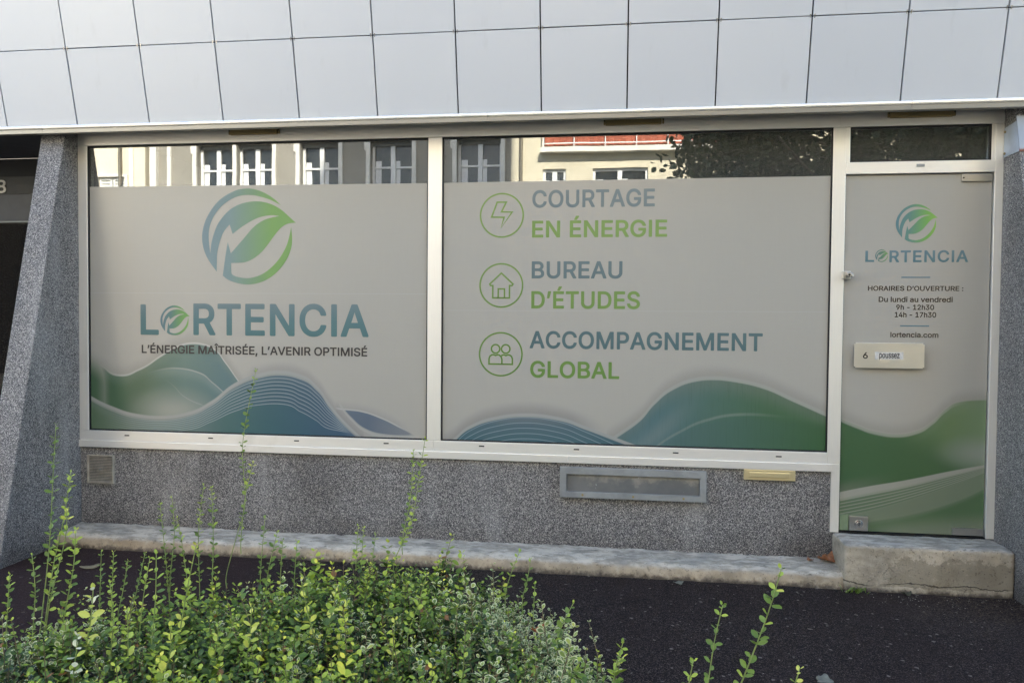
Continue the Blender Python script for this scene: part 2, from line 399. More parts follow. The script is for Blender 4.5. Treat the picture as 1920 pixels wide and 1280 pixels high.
    h = C - CL; u = (C - z)/h
    fr = fn(nt, 'ABSOLUTE', fn(nt, 'FRACT', u*9.0 + .5) - .5)*h/9.0
    ln = sm(nt, .0042, .0012, fr)*sm(nt, .05, .10, u)*sm(nt, 1.05, 1.02, u)*sm(nt, -3.70, -3.2, x)*sm(nt, -1.78, -1.9, x)
    gC = mixc(nt, ln*.62, gC, c(196,208,208))
    col = mixc(nt, mC, col, gC)
    band = sm(nt, .006, -.002, z-C)*sm(nt, .040, .022, C-z)*xC
    col = mixc(nt, band*.8, col, c(201,200,188))
    col = mixc(nt, line_at(nt, z, C - .024, .002)*xC*.5, col, c(146,152,146))
    xE = sm(nt, -1.893, -1.88, x)*sm(nt, -1.34, -1.37, x)
    b2 = sm(nt, .016, .009, fn(nt, 'ABSOLUTE', z-D2))*xE
    return mixc(nt, b2*.75, col, c(202,201,190))
def film_mid(M, nt, col):
    x, z = M.x, M.z
    Ec = fcurve(nt, x, [(-1.17,.735),(-1.082,.794),(-.959,.891),(-.786,.953),(-.586,.979),(-.387,.963),(-.191,.905),(.032,.827),(.20,.77)])
    F = fcurve(nt, x, [(-.06,.805),(.045,.876),(.167,.97),(.261,1.083),(.382,1.183),(.515,1.236),(.635,1.249),(.781,1.236),(.939,1.201),(1.123,1.123),(1.345,1.025)])
    F2 = fcurve(nt, x, [(.25,.765),(.426,.887),(.599,.968),(.785,1.007),(1.047,1.003),(1.345,.965)])
    seam = line_at(nt, z, x*.0025 + 1.668, .0016)
    col = mixc(nt, seam*.3, col, c(222,220,214))
    xF = sm(nt, -.06, -.04, x); mF = sm(nt, .004, -.004, z-F)*xF
    col = mixc(nt, sm(nt, .10, 0, z-F)*xF*.30, col, c(124,124,116))
    gF = ramp(nt, (x+.05)/1.4, [(0, c(72,124,134)), (.22, c(82,130,134)), (.45, c(92,132,118)), (.72, c(84,126,88)), (1, c(74,122,70))])
    gF = mixc(nt, sm(nt, .16, .0, F-z)*.45, gF, c(146,152,138))
    low = sm(nt, -.01, .05, F2-z)*sm(nt, .25, .35, x)
    gF = mixc(nt, low*.75, gF, ramp(nt, (x-.25)/1.1, [(0, c(100,132,130)), (.5, c(84,124,106)), (1, c(70,114,66))]))
    streak = sm(nt, .16, .0, fn(nt, 'ABSOLUTE', (z-.80) - (x-.2)*.85))*sm(nt, .62, .25, x)
    gF = mixc(nt, streak*.5, gF, c(150,164,160))
    gF = mixc(nt, line_at(nt, z, F2, .007)*sm(nt, .25, .30, x)*sm(nt, 1.15, .7, x)*.4, gF, c(170,178,166))
    vs = M.noise(40, 3, .6, stretch=(3, 1, .12)); gF = mixc(nt, sm(nt, .5, .72, vs)*.16, gF, c(60,96,66))
    col = mixc(nt, mF, col, gF)
    col = mixc(nt, sm(nt, .006, -.001, z-F)*sm(nt, .028, .016, F-z)*xF*.8, col, c(203,201,188))
    xE = sm(nt, .20, .18, x); mE = sm(nt, .004, -.004, z-Ec)*xE
    col = mixc(nt, sm(nt, .10, 0, z-Ec)*xE*sm(nt, .0, -.3, x)*.40, col, c(118,118,124))
    gE = ramp(nt, (z-.77)/.21, [(0, c(78,120,128)), (.6, c(98,126,136)), (1, c(138,146,148))])
    k = Ec - z - (x+.6)*(x+.6)*.06
    fr = fn(nt, 'ABSOLUTE', fn(nt, 'FRACT', (k-.026)/.0355 + .5) - .5)*.0355
    ln = sm(nt, .0036, .0012, fr)*sm(nt, .018, .022, k)
    gE = mixc(nt, ln*.6, gE, c(176,196,200))
    col = mixc(nt, mE, col, gE)
    return mixc(nt, sm(nt, .005, -.001, z-Ec)*sm(nt, .026, .017, Ec-z)*xE*.8, col, c(203,201,190))
def film_door(M, nt, col):
    x, z = M.x, M.z
    G = fcurve(nt, x, [(1.41,1.003),(1.522,.957),(1.634,.921),(1.76,.908),(1.869,.93),(1.964,.991),(2.044,1.073),(2.124,1.119),(2.285,1.135)])
    H = fcurve(nt, x, [(1.41,.527),(1.6,.575),(1.807,.619),(2.08,.688),(2.285,.735)])
    HL = fcurve(nt, x, [(1.41,.378),(1.603,.426),(1.81,.494),(2.082,.6),(2.285,.69)])
    H2 = fcurve(nt, x, [(1.41,.287),(1.604,.345),(1.812,.391),(2.085,.483),(2.285,.585)])
    col = mixc(nt, sm(nt, .10, 0, z-G)*.30, col, c(126,130,112))
    gG = ramp(nt, (x-1.41)/.87, [(0, c(84,126,84)), (.45, c(92,130,82)), (.75, c(122,152,98)), (1, c(140,166,118))])
    gG = mixc(nt, sm(nt, .20, .0, H - z + .20)*.0, gG, c(80,120,78))
    lowm = sm(nt, .12, -.10, z - (1.0 - (x-1.41)*.30)); gG = mixc(nt, lowm*.8, gG, c(78,118,72))
    fog = sm(nt, .26, .0, fn(nt, 'SQRT', fn(nt, 'POWER', (x-2.25)*.8, 2.0) + fn(nt, 'POWER', (z-.80)*1.8, 2.0)))
    gG = mixc(nt, fog*.85, gG, c(172,180,162))
    gG = mixc(nt, sm(nt, .10, .0, G-z)*sm(nt, 1.75, 2.1, x)*.4, gG, c(150,168,132))
    gG = mixc(nt, sm(nt, .09, 0, z-H)*sm(nt, 1.8, 1.41, x)*.5, gG, c(150,152,132))
    col = mixc(nt, sm(nt, .006, -.006, z-G)*sm(nt, .0, 1.0, sm(nt, 2.4, 2.1, x)*.4+.8), col, gG)
    col = mixc(nt, line_at(nt, z, G - .006, .010)*sm(nt, 2.2, 1.95, x)*.7, col, c(201,200,184))
    # lower band with its fine lines, green again under it
    gl = ramp(nt, (x-1.41)/.87, [(0, c(112,136,100)), (.6, c(126,146,112)), (1, c(116,142,104))])
    mB = sm(nt, .004, -.004, z-H)
    h = H - HL; u = (H - z)/h
    fr = fn(nt, 'ABSOLUTE', fn(nt, 'FRACT', u*7.0) - .5)*h/7.0
    gl = mixc(nt, sm(nt, .0060, .0015, fr)*sm(nt, .30, .36, u)*sm(nt, 1.1, 1.0, u)*.6, gl, c(182,184,164))
    gl = mixc(nt, sm(nt, .45, .25, u)*.85, gl, c(197,195,178))
    gl = mixc(nt, sm(nt, .95, 1.1, u)*sm(nt, -.004, .01, z-H2)*.45, gl, c(158,166,140))
    gl = mixc(nt, sm(nt, .004, -.03, z-H2)*.85, gl, c(96,132,84))
    gl = mixc(nt, sm(nt, .42, .27, z + (1.9-x)*.12)*sm(nt, 1.5, 1.8, x)*.7, gl, c(160,164,140))
    return mixc(nt, mB, col, gl)
FILM_L = m_film('printed vinyl with green and blue waves', film_left)
FILM_M = m_film('printed vinyl with blue and green hills', film_mid)
FILM_D = m_film('printed vinyl with green waves', film_door)
def m_print(name, stops, axis, a0, a1):
    M = Mat(name); v = {'x': M.x, 'z': M.z}[axis]
    M.set(base=ramp(M.nt, (v-a0)/(a1-a0), stops), rough=.42, spec=.35); return M.m
BLUEGREY, GREEN = c(128,150,164), c(136,182,104)
P_LOGO_L = m_print('print blue to green emblem', [(0, c(114,132,136)), (.32, c(116,136,134)), (.55, c(116,142,114)), (.8, c(115,150,86))], 'x', -2.90, -2.25)
P_LOGO_LS = m_print('print blue to green small emblem', [(0, c(92,116,124)), (.35, c(86,118,112)), (.7, c(104,144,84)), (1, c(116,160,84))], 'x', -3.22, -2.99)
P_LOGO_D = m_print('print blue to green door emblem', [(0, c(88,120,126)), (.35, c(94,130,116)), (.75, c(112,158,80)), (1, c(130,170,80))], 'x', 1.72, 1.97)
P_LOGO_DS = m_print('print blue to green tiny emblem', [(0, c(88,118,124)), (.5, c(94,126,104)), (1, c(118,158,82))], 'x', 1.60, 1.69)
P_WORD_L = m_print('print slate to teal', [(0, c(75,109,109)), (.5, c(82,112,114)), (1, c(103,120,122))], 'z', 1.475, 1.70)
P_WORD_D = m_print('print slate to teal on door', [(0, c(86,118,122)), (1, c(104,126,132))], 'z', 1.98, 2.06)
P_GREY = m_print('print slate blue', [(0, c(76,101,103)), (.5, c(97,113,114)), (1, c(114,125,126))], 'z', 1.4, 2.47)
P_GREEN = m_print('print leaf green', [(0, c(97,129,61)), (.5, c(114,141,75)), (1, c(126,152,86))], 'z', 1.2, 2.47)
P_DARK = plain('print dark brown', c(46,40,37), .45, 0, .05)
P_DARK2 = plain('print warm brown', c(68,58,46), .45, 0, .05)
P_BAR = plain('print steel blue', c(92,122,132), .45, 0, .04)
WHITEST = plain('white sticker paper', c(208,205,198), .5, 0, .08, 60)
INK = plain('black ink', c(22,20,22), .5)

# ------------------------------------------------------------------ ground
def sheet(name, x0, x1, y0, y1, z, mat, kind='structure', label=None, nx=1, ny=1):
    m = MB()
    for j in range(ny+1):
        for i in range(nx+1): m.v.append((x0+(x1-x0)*i/nx, y0+(y1-y0)*j/ny, z))
    for j in range(ny):
        for i in range(nx):
            a = j*(nx+1)+i; m.f.append((a, a+1, a+nx+2, a+nx+1))
    o = mob(name, m.mesh(name), mat); o['kind'] = kind
    if label: o['label'] = label
    return o
ROADMAT = plain('road asphalt', c(98,95,92), .85, 0, .12, 3)
PAVEMAT = plain('far pavement', c(150,144,134), .85, 0, .1, 3)
sheet('ground', -300, 300, -300, 300, -.16, PAVEMAT)
sheet('pavement', -40, 40, -6.2, 6, 0.0, ASPH, label='dark asphalt pavement in front of the shop')
sheet('road', -60, 60, -10.6, -6.35, -.12, ROADMAT, label='street running past the shop')
k = box('kerb', -40, 40, -6.35, -6.2, -.16, .004, CONC, bevel=.02); k['kind'] = 'structure'
k = box('far_pavement', -60, 60, -16, -10.6, -.16, 0, PAVEMAT); k['kind'] = 'structure'

# ------------------------------------------------------------------ the shop building
SHOP = thing('shop_building', 'speckled grey granite shop building with overhanging pale blue-grey metal panels', 'building', (-.8, 0, 0))
LIP_Z, LIP_Y = 2.862, -.21
def fin_y(z): return -.125 - .213*(2.88 - z)
def fin(x0, x1, back, label):
    return mob('pillar', MB().prism_x([(back, -.05), (fin_y(-.05), -.05), (fin_y(2.93), 2.93), (back, 2.93)], x0, x1).mesh(), GRANITE, SHOP, bevel=.006, label=label)
fin(-4.022, -3.841, .52, 'granite pillar leaning back beside the left window')
fin(2.331, 2.52, .50, 'granite pillar at the right of the door')
box('plinth_wall', -3.841, 1.392, .012, .25, -.05, .664, GRANITE, SHOP)
box('side_wall', 2.52, 8.5, .10, .5, -.05, 2.93, GRANITE, SHOP)
# concrete footing along the wall, hand-trowelled and uneven
def footing():
    m = MB(); nx = 330; x0, x1 = -3.90, 1.40
    prof = [(.02,.105),(-.03,.103),(-.08,.099),(-.13,.096),(-.175,.093),(-.205,.087),(-.225,.074),(-.235,.056),(-.240,.035),(-.246,.015),(-.252,-.02)]
    for i in range(nx+1):
        x = x0+(x1-x0)*i/nx
        dy = noise.noise(Vector((x*.9, 3, 0)))*.014 + noise.noise(Vector((x*4.3, 7, 0)))*.007
        dz = noise.noise(Vector((x*.7, 11, 0)))*.010 + (.012 if x < -.5 else 0.0)*0
        for q, (y, z) in enumerate(prof):
            r = noise.fractal(Vector((x*14, y*22, z*22)), 1, 2, 5)*.010
            m.v.append((x, y+dy*(q > 2)+r, z+dz*(q < 9)+r*.8))
    K = len(prof)
    for i in range(nx):
        for q in range(K-1):
            a = i*K+q; m.f.append((a, a+1, a+K+1, a+K))
    m.f.append(tuple(nx*K+q for q in range(K)))
    me = m.mesh()
    return mob('footing', me, CONC, SHOP, smooth=True, label='low weathered concrete footing along the granite wall')
footing()
# drip edge under the panels, in lengths
cuts = [-8.5, -3.944, -.82, 1.72, 8.5]
for a, b in zip(cuts, cuts[1:]):
    t = mob('drip_edge', MB().prism_x([(-.170,2.864),(-.198,2.862),(-.210,2.866),(-.213,2.890),(-.17,2.90)], a+.0012, b-.0012).mesh(), TRIM, SHOP)
    m = MB(); n = 9; R = .0135
    pr = [(-.205+math.cos(rad(100+i*160/(n-1)))*R*1.1, 2.905+math.sin(rad(100+i*160/(n-1)))*R*1.15) for i in range(n)]
    m.prism_x(pr, a+.0012, b-.0012); mob('bead', m.mesh(), BEAD, t)
box('soffit', -3.86, 2.35, -.172, .3, 2.975, 3.02, DARK, SHOP)
# cladding panels, leaning outwards
tilt = math.atan2(.110, .483); PW = .5345; U = Vector((0, -math.sin(tilt), math.cos(tilt))); O = Vector((0, -.2, 2.917))
def slab(w, h, t=.022):
    return MB().box(-w/2, w/2, 0, t, 0, h).mesh()
rows = [(0.0, .495), (.495, 1.03), (1.03, 1.565)]; G = .0045
meshes = [slab(PW-2*G, (b-a)-2*G*.6) for a, b in rows]
for me in meshes: me.materials.append(PANEL)
joints = []
for r, (a, b) in enumerate(rows):
    for kx in range(-9, 9):
        xl = -.48 + PW*kx
        o = mob('cladding_panel', meshes[r], None, SHOP, bevel=.0018, loc=Vector((xl+PW/2, 0, 0)) + O + U*(a+G*.6) + Vector((0, random.uniform(-.0012,.0012), 0)))
        o.rotation_euler = (tilt + random.uniform(-.0025,.0025), 0, random.uniform(-.0025,.0025))
        if r == 0: joints.append(xl)
clipm = MB(); clipm.box(-.002,.002,-.003,.010,-.011,.011); clipm.box(-.002,.0045,-.0035,-.001,.007,.011); clipm = clipm.mesh(); clipm.materials.append(CHROME)
for xl in joints:
    for rz in (.495, 1.03):
        for dx in (-.012, .012):
            o = mob('clip', clipm, None, SHOP, loc=Vector((xl+dx, 0, 0)) + O + U*rz); o.rotation_euler = (tilt, 0, 0)
back = mob('panel_backing', MB().prism_x([(-.2+.03,2.915),(-.2+.03-.36,2.915+1.55),(.3,4.5),(.3,2.915)], -5.3, 4.3).mesh(), DARK, SHOP)
WALLMAT = plain('painted render', c(200,196,188), .8, 0, .05, 2)
box('unseen_upper_wall', -14, -1.9, .35, 8, 4.5, 6.0, WALLMAT, SHOP)
box('unseen_upper_wall', -5.3, 4.3, -.55, .35, 4.50, 4.62, WALLMAT, SHOP)
box('unseen_upper_wall', -1.9, 2.2, 1.0, 9, 4.5, 18.6, WALLMAT, SHOP)  # unseen tower, added and sized to shade part of the taupe house
box('unseen_upper_wall', 2.2, 22, 1.0, 9, 4.5, 16.0, WALLMAT, SHOP)  # unseen block, added with its height set to shade the street tree
box('unseen_upper_wall', -1.9, 22, .36, 1.0, 4.5, 5.0, WALLMAT, SHOP)
box('unseen_upper_wall', 4.3, 22, -.3, .36, 2.95, 5.0, WALLMAT, SHOP)
box('side_wall', -14, -8.4, -.1, .5, 0, 4.6, GRANITE, SHOP)
box('unseen_upper_wall', -14, -5.3, -.2, .35, 2.92, 5.0, WALLMAT, SHOP)
# the room behind the glass
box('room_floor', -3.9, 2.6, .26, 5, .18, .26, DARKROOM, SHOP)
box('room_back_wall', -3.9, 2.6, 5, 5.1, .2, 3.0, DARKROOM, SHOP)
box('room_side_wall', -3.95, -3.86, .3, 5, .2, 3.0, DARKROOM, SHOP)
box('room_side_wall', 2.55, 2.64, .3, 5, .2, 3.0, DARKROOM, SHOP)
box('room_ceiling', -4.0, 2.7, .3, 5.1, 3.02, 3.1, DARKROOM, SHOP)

# ------------------------------------------------------------------ the glazed aluminium shop front
FRONT = SHOP
FD = .075
def member(name, x0, x1, z0, z1, mat=ALU, y0=0.0, label=None, y1=FD): return box(name, x0, x1, y0, y1, z0, z1, mat, FRONT, bevel=.0025, label=label)
member('head_rail', -3.841, 1.3785, 2.8245, 3.0, ALU_H); member('head_rail', 1.3795, 2.331, 2.8245, 3.0, ALU_H)
member('jamb', -3.841, -3.770, .7835, 2.8235); member('mullion', -1.261, -1.165, .7835, 2.8235); 
member('mullion', 1.339, 1.4165, .7125, 2.8235)
box('mullion', 1.3645, 1.4165, .0, FD, .277, .7115, ALU, FRONT, bevel=.0025)
member('sill_rail', -3.841, -1.2135, .7125, .7825, ALU_H); member('sill_rail', -1.2125, 1.3385, .7125, .7825, ALU_H)
member('sill_lip', -3.841, -.3, .662, .7115, ALU_H, -.010); member('sill_lip', -.299, 1.3635, .662, .7115, ALU_H, -.010)
member('door_head', 1.4175, 2.2805, 2.5305, 2.604, ALU_H, -.004)
member('jamb', 1.4175, 1.4405, 2.605, 2.8235, ALU, .004); member('jamb', 2.2625, 2.2805, 2.605, 2.8235, ALU, .004)
member('jamb', 2.2815, 2.331, .277, 2.8235)
for x, z in ((-3.469,.752),(-2.827,.752),(-2.189,.752),(-1.545,.754),(-.882,.755),(-.245,.753),(.398,.751),(1.043,.748)):
    box('drain_slot', x-.018, x+.018, -.003, .004, z-.004, z+.004, DARK, FRONT, bevel=.0015)
for x0, x1 in ((-2.67,-2.325),(-.08,.278),(1.665,2.03)):
    t = box('cover_strip', x0, x1, -.022, -.001, 2.869, 2.912, BRONZE, FRONT, bevel=.004, label='dull bronze strip cover fixed under the drip edge')
    for xs in (x0-.012, x1+.004):
        e = box('end_cap', xs, xs+.008+.004, -.016, -.001, 2.873, 2.908, BRONZE, t, bevel=.003)
    for xs in (x0-.006, x1+.010): mob('screw', MB().cyl((xs, -.018, 2.897), (0,1,0), .0045, .004, 10).mesh(), BLACK, t)
s = box('maker_plate', 1.829, 1.876, -.008, -.0045, 2.569, 2.586, GREYPAINT, FRONT, bevel=.0015)

def gasket(x0, x1, z0, z1, parent, w=.007):
    return hole_frame('gasket', x0, x1, z0, z1, x0+w, x1-w, z0+w, z1-w, .008, .030, BLACK, parent)
def pane(x0, x1, z0, z1, label=None, name='window_pane'):
    return box(name, x0+.003, x1-.003, .020, .026, z0+.003, z1-.003, GLASS, FRONT, label=label)
def film(x0, x1, z0, z1a, z1b, mat, parent, y=.0185):
    m = MB(); m.v = [(x0,y,z0),(x1,y,z0),(x1,y,z1b),(x0,y,z1a),(x0,y+.0008,z0),(x1,y+.0008,z0),(x1,y+.0008,z1b),(x0,y+.0008,z1a)]
    m.f = [(0,1,2,3),(7,6,5,4),(0,4,5,1),(1,5,6,2),(2,6,7,3),(3,7,4,0)]
    return mob('film', m.mesh(), mat, parent)
W1 = pane(-3.770, -1.261, .783, 2.824, 'wide window pane at the left covered with printed film'); gasket(-3.770, -1.261, .783, 2.824, W1)
W2 = pane(-1.165, 1.339, .783, 2.824, 'wide window pane beside the door covered with printed film'); gasket(-1.165, 1.339, .783, 2.824, W2)
W3 = pane(1.441, 2.262, 2.604, 2.824, 'small clear pane above the door', 'transom_pane'); gasket(1.441, 2.262, 2.604, 2.824, W3)
film(-3.762, -1.272, .792, 2.534, 2.5215, FILM_L, W1)
film(-1.156, 1.331, .792, 2.522, 2.526, FILM_M, W2)
DOOR = box('glass_door', 1.4215, 2.2765, .020, .030, .287, 2.5265, GLASS, FRONT, bevel=.001, label='glass door covered with printed grey and green film')
film(1.423, 2.275, .289, 2.525, 2.525, FILM_D, DOOR)
box('threshold', 1.4175, 2.2805, .003, .07, .262, .2845, BLACK, FRONT)

